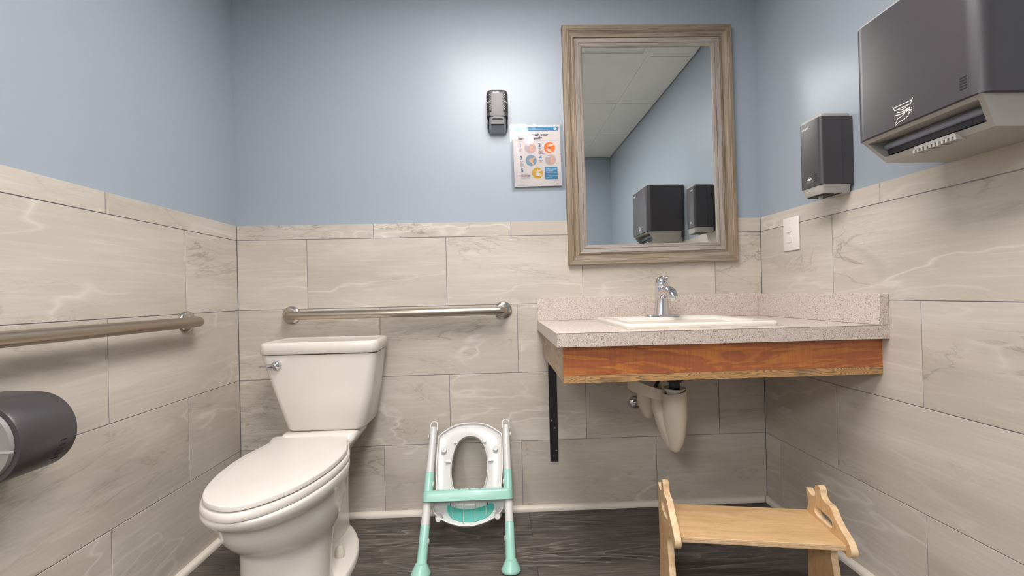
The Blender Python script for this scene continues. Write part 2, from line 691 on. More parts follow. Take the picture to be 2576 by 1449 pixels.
# ================================================================== ROOM SHELL
PAINT_BACK = 0.006      # the painted wall lies this far behind the tile face
ZT = 1.294              # top of the wainscot
ROWS = [(0.0, 0.309), (0.309, 0.616), (0.616, 0.923), (0.923, 1.230), (1.230, ZT)]
JOINT = 0.0026
PITCH = 0.6112

bm = BM()
box(bm, -0.1, W + 0.1, PAINT_BACK, 0.1, -0.05, H + 0.1)
wall_back = struct(finish('wall_back', bm, M_PAINT))
bm = BM()
box(bm, -0.1, -PAINT_BACK, -D - 0.1, PAINT_BACK, -0.05, H + 0.1)
wall_left = struct(finish('wall_left', bm, M_PAINT))
bm = BM()
box(bm, W + PAINT_BACK, W + 0.1, -D - 0.1, PAINT_BACK, -0.05, H + 0.1)
wall_right = struct(finish('wall_right', bm, M_PAINT))
DX0, DX1, DZ = 0.16, 1.10, 2.06         # unseen doorway added in the rear wall to let fill light in
bm = BM()
box(bm, -0.1, DX0, -D - 0.1, -D, -0.05, H + 0.1)
box(bm, DX1, W + 0.1, -D - 0.1, -D, -0.05, H + 0.1)
box(bm, DX0, DX1, -D - 0.1, -D, DZ, H + 0.1)
wall_rear = struct(finish('wall_rear', bm, M_PAINT))
bm = BM()
for a in ((DX0 - 0.05, DX0 + 0.012, 0.0, DZ + 0.04), (DX1 - 0.012, DX1 + 0.05, 0.0, DZ + 0.04), (DX0 + 0.012, DX1 - 0.012, DZ - 0.012, DZ + 0.04)):
    box(bm, a[0], a[1], -D - 0.112, -D + 0.012, a[2], a[3], 0.002, 1)
struct(finish('added_doorway', bm, M_TRIM))  # casing of the added doorway
# unseen hallway, added beyond the doorway to lift the room's shadows
HX0_, HX1_, HY_ = -0.9, 2.0, -D - 1.75
bm = BM()
box(bm, HX0_ - 0.1, HX0_, HY_, -D - 0.1, -0.05, H + 0.1)
struct(finish('wall_added_hall_left', bm, M_ADDED_HALL))
bm = BM()
box(bm, HX1_, HX1_ + 0.1, HY_, -D - 0.1, -0.05, H + 0.1)
struct(finish('wall_added_hall_right', bm, M_ADDED_HALL))
bm = BM()
box(bm, HX0_ - 0.1, HX1_ + 0.1, HY_ - 0.1, HY_, -0.05, H + 0.1)
struct(finish('wall_added_hall_far', bm, M_ADDED_HALL))
bm = BM()
box(bm, HX0_ - 0.1, HX1_ + 0.1, HY_ - 0.1, -D - 0.1, -0.1, 0.0)
struct(finish('floor_added_hall', bm, M_ADDED_FLOOR))
bm = BM()
box(bm, HX0_ - 0.1, HX1_ + 0.1, HY_ - 0.1, -D - 0.1, H + 0.03, H + 0.1)
struct(finish('ceiling_added_hall', bm, M_CEIL))
bm = BM()
box(bm, -0.1, W + 0.1, -D - 0.1, 0.1, -0.1, -0.003)
floor = struct(finish('floor', bm, M_SUBFLOOR))
bm = BM()
box(bm, -0.1, W + 0.1, -D - 0.1, 0.1, H + 0.03, H + 0.1)
ceiling = struct(finish('ceiling', bm, M_CEIL))

# grout beds behind the tiles (part of each wall)
for wl, args in ((wall_back, (0, W, 0.0018, PAINT_BACK + 0.001)), (wall_left, (-PAINT_BACK - 0.001, -0.0018, -D, 0.0018)), (wall_right, (W + 0.0018, W + PAINT_BACK + 0.001, -D, 0.0018))):
    bm = BM()
    box(bm, *args, -0.003, ZT - 0.001)
    finish('grout', bm, M_GROUT, wl)

_tile_cache = {}


def tile(parent, axis, a0, a1, z0, z1):
    """one wall tile; axis 0: back wall (a = x), 1: left wall (a = y), 2: right wall (a = y)"""
    w, h = round(a1 - a0, 4), round(z1 - z0, 4)
    key = (axis, w, h)
    th = 0.0055
    if key not in _tile_cache:
        bm = BM()
        if axis == 0:
            box(bm, -w / 2, w / 2, 0, th, -h / 2, h / 2)
        elif axis == 1:
            box(bm, -th, 0, -w / 2, w / 2, -h / 2, h / 2)
        else:
            box(bm, 0, th, -w / 2, w / 2, -h / 2, h / 2)
        bmesh.ops.bevel(bm, geom=bm.edges[:], offset=0.0007, segments=1, affect='EDGES')
        bmesh.ops.recalc_face_normals(bm, faces=bm.faces[:])
        me = bpy.data.meshes.new('tile')
        bm.to_mesh(me)
        bm.free()
        me.materials.append(M_TILE)
        _tile_cache[key] = me
    o = bpy.data.objects.new('tile', _tile_cache[key])
    COL.objects.link(o)
    o.parent = parent
    mid = (a0 + a1) / 2
    zc = (z0 + z1) / 2
    lip = random.uniform(-0.0003, 0.0003)
    o.location = {0: (mid, lip, zc), 1: (lip, mid, zc), 2: (W + lip, mid, zc)}[axis]


def tile_row(parent, axis, lo, hi, start, z0, z1):
    cuts = [lo]
    x = start
    while x > lo:
        x -= PITCH
    while x < hi:
        if x > lo + 0.01 and x < hi - 0.01:
            cuts.append(x)
        x += PITCH
    cuts.append(hi)
    j = JOINT / 2
    for a, b in zip(cuts[:-1], cuts[1:]):
        tile(parent, axis, a + j, b - j, z0 + j, z1 - (j if z1 < ZT else 0))


for (z0, z1), s in zip(ROWS, (0.6207, 0.3039, 0.6139, 0.3015, 0.5938)):
    tile_row(wall_back, 0, 0, W, s, z0, z1)
for (z0, z1), s in zip(ROWS, (-0.6046, -0.299, -0.6046, -0.299, -0.6046)):
    tile_row(wall_left, 1, -D, 0, s, z0, z1)
for (z0, z1), s in zip(ROWS, (-0.7072, -0.4016, -0.7072, -0.4016, -0.5902)):
    tile_row(wall_right, 2, -D, 0, s, z0, z1)

# floor planks
PW = 0.178
yb = -0.205 + 2 * PW
rowi = 0
plank_cache = {}
starts = {0: 0.6, 1: 1.257, 2: 1.14, 3: 1.257}
while yb > -D:
    y1, y0 = min(yb, 0.0), max(yb - PW, -D)
    if y1 - y0 > 0.01:
        x = starts.get(rowi, random.uniform(0.2, 1.2))
        while x > 0:
            x -= 1.22
        cuts = []
        while x < W:
            cuts.append(x)
            x += 1.22
        cuts = [max(c, 0.0) for c in cuts] + [W]
        for a, b in zip(cuts[:-1], cuts[1:]):
            if b - a < 0.01:
                continue
            key = (round(b - a, 3), round(y1 - y0, 3))
            if key not in plank_cache:
                bm = BM()
                box(bm, -(b - a) / 2 + 0.0005, (b - a) / 2 - 0.0005, -(y1 - y0) / 2 + 0.0005, (y1 - y0) / 2 - 0.0005, -0.003, 0.0)
                bmesh.ops.bevel(bm, geom=[e for e in bm.edges if all(v.co.z > -0.001 for v in e.verts)], offset=0.0006, segments=1, affect='EDGES')
                bmesh.ops.recalc_face_normals(bm, faces=bm.faces[:])
                me = bpy.data.meshes.new('plank')
                bm.to_mesh(me)
                bm.free()
                me.materials.append(M_FLOOR)
                plank_cache[key] = me
            o = bpy.data.objects.new('plank', plank_cache[key])
            COL.objects.link(o)
            o.parent = floor
            o.location = ((a + b) / 2, (y0 + y1) / 2, 0)
    yb -= PW
    rowi += 1

# base shoe mouldings (rounded quarter profile), mitred at the corners
SH = 0.021


def shoe(name, p0, p1, inward, trim0, trim1):
    prof = [(0, 0), (SH, 0)] + [(SH * 0.25 + SH * 0.75 * math.cos(a), SH * 0.3 + SH * 0.7 * math.sin(a)) for a in [math.radians(d) for d in range(0, 91, 15)]] + [(0, SH)]
    a, b, n = Vector(p0), Vector(p1), Vector(inward)
    t = (b - a).normalized()
    bm = BM()
    loft(bm, [[a + t * d * trim0 + n * d + Vector((0, 0, z)) for d, z in prof], [b - t * d * trim1 + n * d + Vector((0, 0, z)) for d, z in prof]])
    return struct(finish(name, bm, M_TRIM, smooth=40))


shoe('baseboard_back', (0.001, -0.0005, 0.0005), (W - 0.001, -0.0005, 0.0005), (0, -1, 0), 1.03, 1.03)
shoe('baseboard_left', (0.0005, -0.001, 0.0005), (0.0005, -D, 0.0005), (1, 0, 0), 1.03, 0)
shoe('baseboard_right', (W - 0.0005, -0.001, 0.0005), (W - 0.0005, -D, 0.0005), (-1, 0, 0), 1.03, 0)

# suspended ceiling: grid bars and panels
GX = [2.08, 1.47, 0.86, 0.25]
GY = [-0.61, -1.22, -1.83]
for gx in GX:
    bm = BM()
    box(bm, gx - 0.012, gx + 0.012, -D + 0.001, -0.001, H, H + 0.03)
    finish('grid_bar', bm, M_GRID, ceiling)
xs = [0.0] + sorted(GX) + [W]
ys = [-D] + sorted(GY) + [0.0]
for gy in GY:
    for a, b in zip(xs[:-1], xs[1:]):
        if abs(a - 0.86) < .01 and abs(gy + 1.22) < .01:
            continue
        bm = BM()
        box(bm, max(a + 0.0125, 0.002), min(b - 0.0125, W - 0.002), gy - 0.012, gy + 0.012, H, H + 0.03)
        finish('grid_bar', bm, M_GRID, ceiling)
for nm, args in (('wall_angle', (W - 0.016, W - 0.001, -D + .001, -0.001)), ('wall_angle', (0.001, 0.016, -D + .001, -0.001))):
    bm = BM()
    box(bm, *args, H - 0.001, H + 0.006)
    finish(nm, bm, M_GRID, ceiling)
for i, (a, b) in enumerate(zip(xs[:-1], xs[1:])):
    for j, (c, d) in enumerate(zip(ys[:-1], ys[1:])):
        if abs(a - 0.86) < .01 and -1.9 < c and d < -0.55:
            continue                       # the light
        if abs(a - 1.47) < .01 and d > -0.1:
            continue                       # the vent
        bm = BM()
        box(bm, a + 0.013, b - 0.013, c + 0.013, d - 0.013, H + 0.0018, H + 0.020)
        finish('ceiling_panel', bm, M_CEIL, ceiling, center=True)

LX0, LX1, LY0, LY1 = 0.873, 1.457, -1.817, -0.623
lt = thing('ceiling_light', 'bright rectangular panel light set into the white suspended ceiling', 'light', (1.165, -1.22, H))
bm = BM()
box(bm, LX0, LX1, LY0, LY1, H + 0.008, H + 0.014)
finish('lens', bm, M_LAMP, lt)
bm = BM()
for a in ((LX0 - 0.006, LX0, LY0, LY1), (LX1, LX1 + 0.006, LY0, LY1), (LX0, LX1, LY0 - 0.006, LY0), (LX0, LX1, LY1, LY1 + 0.006)):
    box(bm, *a, H + 0.001, H + 0.028)
box(bm, LX0, LX1, LY0, LY1, H + 0.016, H + 0.028)
finish('housing', bm, M_GRID, lt)

for hx_ in (-0.15, 1.15):  # unseen lamps added in the hallway as fill for the room
    hl = thing('ceiling_light', 'unseen fill panel light added at the %s of the added doorway' % ('left' if hx_ < 0.5 else 'right'), 'light', (hx_, -D - 0.95, H), 0, 'added fill panels')
    bm = BM()
    box(bm, hx_ - 0.3, hx_ + 0.3, -D - 1.55, -D - 0.35, H + 0.016, H + 0.020)
    finish('lens', bm, M_FILL_LAMP, hl)
    bm = BM()
    box(bm, hx_ - 0.32, hx_ + 0.32, -D - 1.57, -D - 0.33, H + 0.0205, H + 0.0295)
    finish('housing', bm, M_GRID, hl)
vt = thing('ceiling_vent', 'square white air vent in the ceiling corner above the mirror', 'vent', (1.775, -0.3, H))
bm = BM()
vx0, vx1, vy0, vy1 = 1.485, 2.066, -0.595, -0.03
for ins, wd_, z0, z1 in ((0.0, 0.03, -0.002, 0.004), (0.075, 0.03, 0.001, 0.0045), (0.15, 0.03, 0.001, 0.0045)):
    a0, a1, b0, b1 = vx0 + ins, vx1 - ins, vy0 + ins, vy1 - ins
    for g in ((a0, a0 + wd_, b0, b1), (a1 - wd_, a1, b0, b1), (a0 + wd_, a1 - wd_, b0, b0 + wd_), (a0 + wd_, a1 - wd_, b1 - wd_, b1)):
        box(bm, *g, H + z0, H + z1)
finish('frame', bm, M_GRID, vt)
bm = BM()
box(bm, vx0 + 0.002, vx1 - 0.002, vy0 + 0.002, vy1 - 0.002, H + 0.0045, H + 0.010)
finish('plate', bm, M_GRID, vt)

# ================================================================== TOILET
toilet = thing('toilet', 'white two-piece toilet with closed lid in the left corner', 'toilet', (0.447, -0.35, 0.0))
# tank
bm = BM()
rings = []
for z, x0, x1, y0, y1, r in ((0.452, 0.326, 0.588, -0.200, -0.05, 0.02), (0.456, 0.312, 0.602, -0.214, -0.035, 0.028), (0.466, 0.303, 0.609, -0.221, -0.030, 0.032),
                             (0.60, 0.262, 0.638, -0.228, -0.026, 0.030), (0.753, 0.218, 0.664, -0.235, -0.022, 0.028)):
    pts = rrect(x0, x1, y0, y1, r, 5)
    cx = (x0 + x1) / 2
    hw = (x1 - x0) / 2
    pts = [(px_ - (0.016 * (z - 0.45) / 0.3 * (py_ - y0) / (y1 - y0) if px_ > cx else 0), py_ - (0.012 * max(0, 1 - ((px_ - cx) / hw) ** 2) if py_ < y0 + 0.03 else 0)) for px_, py_ in pts]
    rings.append(at_z(pts, z))
loft(bm, rings)
finish('tank', bm, M_PORC, toilet, smooth=50)
# tank lid, its top slightly dished
bm = BM()
rings = []
for z, ins in ((0.757, 0.004), (0.760, 0.0), (0.790, 0.002), (0.798, 0.005), (0.8015, 0.011), (0.802, 0.018), (0.7985, 0.026), (0.797, 0.034)):
    x0, x1, y0, y1 = 0.213 + ins, 0.671 - ins, -0.243 + ins, -0.010 - ins
    pts = rrect(x0, x1, y0, y1, 0.036 - ins * 0.6, 6)
    cx, hw = 0.442, 0.229
    pts = [(a - (0.016 * (b - y0) / (y1 - y0) if a > cx else 0), b - (0.012 * max(0, 1 - ((a - cx) / hw) ** 2) if b < y0 + 0.04 else 0)) for a, b in pts]
    rings.append(at_z(pts, z))
loft(bm, rings)
finish('tank_lid', bm, M_PORC, toilet, smooth=60)
# flush lever
bm = BM()
lathe(bm, [(0.0150, 0.0), (0.0165, 0.004), (0.0165, 0.011), (0.0135, 0.018), (0.007, 0.0225), (0.0, 0.0235)], (0.289, -0.238, 0.7175), (0, -1, 0), 20)
lev = finish('flush_lever', bm, M_CHROME, toilet, smooth=50)
bm = BM()
tube(bm, [(0.284, -0.252, 0.7170), (0.268, -0.256, 0.7165), (0.250, -0.259, 0.7155), (0.238, -0.260, 0.7150), (0.231, -0.260, 0.7148)], [0.0095, 0.0095, 0.0082, 0.0050, 0.001], 12, flat=0.8)
finish('lever_arm', bm, M_CHROME, lev, smooth=60)

# lid and seat outlines, seen from above
LID = [(0.278, -0.239), (0.286, -0.300), (0.281, -0.347), (0.268, -0.428), (0.272, -0.535), (0.294, -0.631), (0.327, -0.702), (0.370, -0.746), (0.427, -0.771),
       (0.467, -0.767), (0.514, -0.735), (0.564, -0.667), (0.597, -0.567), (0.608, -0.474), (0.602, -0.389), (0.577, -0.318), (0.535, -0.236), (0.40, -0.234)]
LIDL = resample(smooth_loop(LID, 6), 72)
cxl, cyl = 0.438, -0.50


def grow(loop, d):
    out = []
    n = len(loop)
    for i, p in enumerate(loop):
        a, b = Vector((*loop[i - 1], 0)), Vector((*loop[(i + 1) % n], 0))
        t = (b - a).normalized()
        nn = Vector((t.y, -t.x, 0))
        if nn.dot(Vector((p[0] - cxl, p[1] - cyl, 0))) < 0:
            nn = -nn
        out.append((p[0] + nn.x * d, p[1] + nn.y * d))
    return out


def shrink(loop, f):
    return [(cxl + (p[0] - cxl) * f, cyl + (p[1] - cyl) * f) for p in loop]


bm = BM()
loft(bm, [at_z(grow(LIDL, -0.006), 0.4295), at_z(grow(LIDL, -0.001), 0.4300), at_z(LIDL, 0.4315), at_z(LIDL, 0.4395), at_z(grow(LIDL, -0.0012), 0.4425), at_z(grow(LIDL, -0.004), 0.4445),
          at_z(shrink(LIDL, 0.83), 0.4482), at_z(shrink(LIDL, 0.81), 0.4486), at_z(shrink(LIDL, 0.4), 0.4487)])
finish('seat_cover', bm, M_SEAT, toilet, smooth=22)
# seat: the same outline without the hinge neck
SEATL = [(p[0], min(p[1], -0.262)) for p in LIDL]
bm = BM()
loft(bm, [at_z(grow(SEATL, 0.001), 0.4035), at_z(grow(SEATL, 0.0055), 0.4045), at_z(grow(SEATL, 0.007), 0.408), at_z(grow(SEATL, 0.007), 0.418), at_z(grow(SEATL, 0.004), 0.4235), at_z(grow(SEATL, -0.003), 0.4262), at_z(grow(SEATL, -0.03), 0.4265)])
finish('seat_ring', bm, M_SEAT, toilet, smooth=30)
bm = BM()
box(bm, 0.345, 0.385, -0.262, -0.232, 0.400, 0.428, 0.006)
finish('hinge', bm, M_SEAT, toilet)
bm = BM()
box(bm, 0.495, 0.535, -0.262, -0.232, 0.400, 0.428, 0.006)
finish('hinge', bm, M_SEAT, toilet)


def egg(cx, hw, yf, ym, yb, n=72, pw=2.15):
    out = []
    for i in range(n):
        a = 2 * PI * i / n
        c, s = math.cos(a), math.sin(a)
        x = cx + hw * math.copysign(abs(c) ** (2 / pw), c)
        ry = (ym - yf) if s < 0 else (yb - ym)
        y = ym + ry * math.copysign(abs(s) ** (2 / pw), s)
        out.append((x, y))
    return out


bm = BM()
rings = []
for z, hw, yf, ym, ybk, cx in ((0.0, 0.133, -0.612, -0.49, -0.36, 0.442), (0.008, 0.134, -0.614, -0.49, -0.36, 0.442), (0.06, 0.129, -0.606, -0.49, -0.36, 0.442), (0.14, 0.129, -0.605, -0.49, -0.35, 0.442), (0.19, 0.131, -0.607, -0.485, -0.33, 0.442), (0.212, 0.135, -0.613, -0.48, -0.31, 0.442),
                               (0.228, 0.143, -0.632, -0.475, -0.29, 0.441), (0.25, 0.151, -0.660, -0.47, -0.275, 0.440), (0.28, 0.159, -0.688, -0.465, -0.265, 0.439), (0.315, 0.165, -0.708, -0.46, -0.255, 0.439), (0.348, 0.168, -0.720, -0.46, -0.245, 0.438),
                               (0.354, 0.1705, -0.728, -0.46, -0.24, 0.438), (0.362, 0.1745, -0.745, -0.46, -0.24, 0.438), (0.378, 0.178, -0.762, -0.46, -0.24, 0.438), (0.394, 0.179, -0.772, -0.46, -0.24, 0.438), (0.4005, 0.177, -0.770, -0.46, -0.24, 0.438), (0.4025, 0.172, -0.764, -0.46, -0.24, 0.438)):
    rings.append(at_z(egg(cx, hw, yf, ym, ybk), z))
loft(bm, rings)
finish('bowl', bm, M_PORC, toilet, smooth=70)
# rear column under the tank
bm = BM()
rings = []
for z, x0, x1, y0, y1, r in ((0.0, 0.375, 0.511, -0.34, -0.075, 0.06), (0.06, 0.378, 0.510, -0.33, -0.08, 0.06), (0.18, 0.378, 0.510, -0.30, -0.08, 0.06), (0.30, 0.374, 0.512, -0.30, -0.08, 0.06),
                             (0.35, 0.362, 0.522, -0.29, -0.08, 0.055), (0.385, 0.334, 0.549, -0.29, -0.075, 0.045), (0.418, 0.308, 0.574, -0.285, -0.07, 0.035), (0.430, 0.304, 0.580, -0.272, -0.07, 0.03), (0.449, 0.303, 0.582, -0.262, -0.07, 0.03), (0.4528, 0.308, 0.577, -0.255, -0.075, 0.03)):
    rings.append(at_z(rrect(x0, x1, y0, y1, r, 6), z))
loft(bm, rings)
finish('tank_shelf', bm, M_PORC, toilet, smooth=60)
# flared foot
FOOT = [(0.447, -0.60), (0.51, -0.585), (0.563, -0.53), (0.597, -0.46), (0.607, -0.38), (0.600, -0.29), (0.575, -0.21), (0.535, -0.14), (0.50, -0.10), (0.447, -0.09),
        (0.394, -0.10), (0.359, -0.14), (0.319, -0.21), (0.294, -0.29), (0.287, -0.38), (0.297, -0.46), (0.331, -0.53), (0.384, -0.585)]
FL = smooth_loop(FOOT, 3)
sf = lambda f: [(0.447 + (p[0] - 0.447) * f, -0.35 + (p[1] + 0.35) * f) for p in FL]
bm = BM()
loft(bm, [at_z(sf(0.99), 0.0), at_z(FL, 0.006), at_z(sf(0.99), 0.022), at_z(sf(0.97), 0.0275), at_z(sf(0.93), 0.030), at_z(sf(0.56), 0.040), at_z(sf(0.47), 0.060), at_z(sf(0.42), 0.12), at_z(sf(0.40), 0.17)])
finish('foot', bm, M_PORC, toilet, smooth=60)
for sx in (-1, 1):
    bm = BM()
    lathe(bm, [(0.0165, -0.008), (0.0165, 0.006), (0.014, 0.024), (0.010, 0.031), (0.004, 0.034), (0, 0.0342)], (0.447 + sx * 0.101, -0.337, 0.041), (0, 0, 1), 18)
    o = finish('bolt_cap', bm, M_CAP, toilet, smooth=60)
    o['label'] = 'ivory bolt cap on the toilet foot'

# ================================================================== GRAB BARS


def grab_bar(name, label, loc, ends, out, mat_bar, group):
    """ends: the two flange centres on the wall; out: wall normal"""
    t = thing(name, label, 'grab bar', loc, 0, group)
    a, b, n = Vector(ends[0]), Vector(ends[1]), Vector(out)
    d = (b - a).normalized()
    off = 0.056
    path = [a + n * 0.004, a + n * 0.030]
    for k in range(1, 7):
        an = math.radians(15 * k)
        path.append(a + n * (0.030 + (off - 0.030) * math.sin(an)) + d * ((off - 0.030) * (1 - math.cos(an))))
    for k in range(5, -1, -1):
        an = math.radians(15 * k)
        path.append(b + n * (0.030 + (off - 0.030) * math.sin(an)) - d * ((off - 0.030) * (1 - math.cos(an))))
    path += [b + n * 0.030, b + n * 0.004]
    bm = BM()
    tube(bm, path, 0.0185, 20)
    finish('bar', bm, mat_bar, t, smooth=60)
    for c in (a, b):
        bm = BM()
        lathe(bm, [(0.0395, 0.0005), (0.0395, 0.004), (0.0375, 0.008), (0.030, 0.012), (0.021, 0.013)], c, n, 32)
        finish('flange', bm, M_FLANGE, t, smooth=50)


grab_bar('grab_bar', 'straight steel grab bar on the back wall above the toilet tank', (0.7, 0, 0.898), ((0.2315, 0, 0.8975), (1.1625, 0, 0.898)), (0, -1, 0), M_STEEL, 'steel grab bars')
grab_bar('grab_bar', 'steel grab bar along the left wall above the paper holder', (0, -0.75, 0.8965), ((0, -1.215, 0.8945), (0, -0.3025, 0.8945)), (1, 0, 0), M_STEEL_Y, 'steel grab bars')

# ================================================================== TOILET PAPER DISPENSER (left wall)
tp = thing('paper_dispenser', 'rounded dark grey toilet roll dispenser on the left wall', 'dispenser', (0.0, -0.915, 0.68))
yf_, yn_ = -0.8516, -0.966
zt_, rt_ = 0.770, 0.0875
zc_ = zt_ - rt_
xc_ = 0.1555 - rt_
prof = [(0.0, zt_ + 0.0025)] + [(xc_ + rt_ * math.cos(a), zc_ + rt_ * math.sin(a)) for a in [math.radians(d) for d in range(90, -91, -7)]] + [(xc_ + rt_ * math.cos(math.radians(-95)), zc_ - rt_), (0.0, zc_ - rt_ + 0.006)]
sc_ = lambda f, dy: [Vector((xc_ + (p[0] - xc_) * f if p[0] > 0 else 0.0, dy, zc_ + (p[1] - zc_) * f)) for p in prof]
bm = BM()
loft(bm, [sc_(0.975, yf_), sc_(1.0, yf_ - 0.005), sc_(1.0, yn_ + 0.004), sc_(0.98, yn_)])
finish('cover', bm, M_BLACK, tp, smooth=40)
bm = BM()
loft(bm, [[Vector((xc_ - 0.004 + (p[0] - xc_) * 0.9, yn_ - 0.0005, zc_ + (p[1] - zc_) * 0.9)) for p in prof], [Vector((xc_ - 0.004 + (p[0] - xc_) * 0.88, yn_ - 0.008, zc_ + (p[1] - zc_) * 0.88)) for p in prof]])
ec = finish('end_panel', bm, mat('mid_grey_plastic', rgb(142, 139, 136), 0.4), tp, smooth=40)
ec['label'] = 'light grey end panel'
bm = BM()
box(bm, 0.01, 0.148, yn_ - 0.0095, yn_ - 0.0075, zc_ - 0.014, zc_ - 0.010)
finish('seam_ridge', bm, M_SILVER, ec)
for k in range(5):
    an = math.radians(-12 - 7.5 * k)
    c = Vector((xc_ + (rt_ + 0.0002) * math.cos(an), -0.880, zc_ + (rt_ + 0.0002) * math.sin(an)))
    bm = BM()
    box(bm, c.x - 0.0015, c.x + 0.0006, c.y - 0.008, c.y + 0.004, c.z - 0.0012, c.z + 0.0012)
    finish('slot', bm, M_DEEP, tp)

# ================================================================== VANITY COUNTER
CX0, CY0, CZ0, CZ1 = 1.3145, -0.612, 0.8045, 0.8465
vanity = thing('vanity_counter', 'wall-hung counter of speckled laminate with orange wooden apron', 'counter', (1.83, -0.3, 0.69))
# slab with a cut-out for the sink
HX0, HX1, HY0, HY1 = 1.585, 2.035, -0.505, -0.15
bm = BM()
gx = [CX0, HX0, HX1, W - 0.0006]
gy = [CY0, HY0, HY1, -0.0006]
vv = {}
for i, x in enumerate(gx):
    for j, y in enumerate(gy):
        for k, z in enumerate((CZ0, CZ1)):
            vv[i, j, k] = bm.verts.new((x, y, z))
for i in range(3):
    for j in range(3):
        if i == 1 and j == 1:
            continue
        bm.faces.new([vv[i, j, 1], vv[i + 1, j, 1], vv[i + 1, j + 1, 1], vv[i, j + 1, 1]])
        bm.faces.new([vv[i, j, 0], vv[i, j + 1, 0], vv[i + 1, j + 1, 0], vv[i + 1, j, 0]])
for i in range(3):
    bm.faces.new([vv[i, 0, 0], vv[i + 1, 0, 0], vv[i + 1, 0, 1], vv[i, 0, 1]])
    bm.faces.new([vv[i, 3, 0], vv[i, 3, 1], vv[i + 1, 3, 1], vv[i + 1, 3, 0]])
    bm.faces.new([vv[0, i, 0], vv[0, i, 1], vv[0, i + 1, 1], vv[0, i + 1, 0]])
    bm.faces.new([vv[3, i, 0], vv[3, i + 1, 0], vv[3, i + 1, 1], vv[3, i, 1]])
for a, b in (((1, 1), (2, 1)), ((2, 1), (2, 2)), ((2, 2), (1, 2)), ((1, 2), (1, 1))):
    bm.faces.new([vv[a[0], a[1], 0], vv[a[0], a[1], 1], vv[b[0], b[1], 1], vv[b[0], b[1], 0]])
finish('worktop', bm, M_LAMINATE, vanity)
bm = BM()
box(bm, CX0, W - 0.032, -0.0195, -0.0006, CZ1 + 0.0003, 0.949, 0.0008, 1)
finish('backsplash', bm, M_LAMINATE, vanity)
bm = BM()
box(bm, W - 0.0315, W - 0.0006, CY0, -0.0006, CZ1 + 0.0003, 0.9445, 0.0015, 1)
finish('side_splash', bm, M_LAMINATE, vanity)
bm = BM()
for s in (0, 1):
    box(bm, CX0 - 0.0003 * s, W - 0.001, CY0 - 0.0003, CY0 + 0.0006, CZ1 - 0.0005, CZ1 + 0.0002)
finish('edge_seam', bm, M_FOAM, vanity)
AY = -0.586
bm = BM()
box(bm, 1.3362, W - 0.001, AY, AY + 0.018, 0.7135, CZ0 - 0.0003)
finish('apron_front', bm, M_APRON, vanity)
bm = BM()
box(bm, 1.3362, 1.402, AY - 0.0004, AY + 0.018, 0.690, 0.713)
finish('apron_edge', bm, M_PINE, vanity, center=True)
bm = BM()
box(bm, 1.4025, W - 0.001, AY - 0.0004, AY + 0.018, 0.690, 0.713)
finish('apron_edge', bm, M_PINE, vanity, center=True)
bm = BM()
box(bm, 1.3362, 1.352, AY + 0.0185, -0.002, 0.690, CZ0 - 0.0003)
finish('apron_side', bm, M_SIDE, vanity)

# sink
sink = thing('sink', 'white rectangular drop-in sink in the speckled counter', 'sink', (1.81, -0.315, CZ1))
bm = BM()
X0, X1, Y0, Y1 = 1.555, 2.066, -0.532, -0.098
rings = [at_z(rrect(X0 + i, X1 - i, Y0 + i, Y1 - i, 0.028 - i * .5, 6), z) for i, z in ((0.002, CZ1 + 0.0006), (0.0, CZ1 + 0.004), (0.001, CZ1 + 0.012), (0.005, CZ1 + 0.0155), (0.012, CZ1 + 0.0165), (0.022, CZ1 + 0.0155))]
for z, x0, x1, y0, y1, r in ((CZ1 + 0.0145, 1.598, 2.023, -0.490, -0.185, 0.05), (CZ1 + 0.009, 1.606, 2.015, -0.483, -0.192, 0.05), (CZ1 - 0.02, 1.615, 2.006, -0.475, -0.200, 0.06), (CZ1 - 0.10, 1.635, 1.985, -0.455, -0.215, 0.08), (CZ1 - 0.128, 1.68, 1.94, -0.42, -0.245, 0.08), (CZ1 - 0.134, 1.78, 1.84, -0.345, -0.30, 0.02)):
    rings.append(at_z(rrect(x0, x1, y0, y1, r, 6), z))
loft(bm, rings)
finish('basin', bm, M_PORC, sink, smooth=50)
bm = BM()
lathe(bm, [(0.022, 0.0), (0.022, 0.003), (0.016, 0.0035), (0.0, 0.003)], (1.81, -0.322, CZ1 - 0.134), (0, 0, 1), 20)
finish('drain_ring', bm, M_CHROME, sink, smooth=40)
bm = BM()
box(bm, X0 - 0.003, X1 + 0.003, Y0 - 0.003, Y1 + 0.002, CZ1 + 0.0002, CZ1 + 0.002, 0.0008, 1)
finish('caulk_bead', bm, M_CAP, sink)

# faucet
FX, FY, FZ = 1.828, -0.140, CZ1 + 0.0160
fa = thing('faucet', 'chrome single-handle faucet on the back edge of the sink', 'faucet', (FX, FY, FZ))
bm = BM()
loft(bm, [at_z(rrect(FX - 0.074 + i, FX + 0.074 - i, FY - 0.026 + i, FY + 0.026 - i, 0.0255 - i, 8), FZ + z) for i, z in ((0.0, 0.0), (0.0, 0.003), (0.0015, 0.0055), (0.005, 0.0065))])
finish('base_plate', bm, M_CHROME, fa, smooth=50)
bm = BM()
rings = []
for dz, dy, rx, ry in ((0.006, 0.0, 0.034, 0.028), (0.02, 0.0, 0.0325, 0.027), (0.045, 0.002, 0.0295, 0.026), (0.075, 0.004, 0.0265, 0.027), (0.10, 0.003, 0.0255, 0.029), (0.115, 0.002, 0.025, 0.028), (0.122, 0.002, 0.0245, 0.0245)):
    rings.append([Vector((FX + rx * math.cos(a), FY + dy + ry * math.sin(a), FZ + dz)) for a in [2 * PI * k / 28 for k in range(28)]])
loft(bm, rings)
finish('body', bm, M_CHROME, fa, smooth=60)
bm = BM()
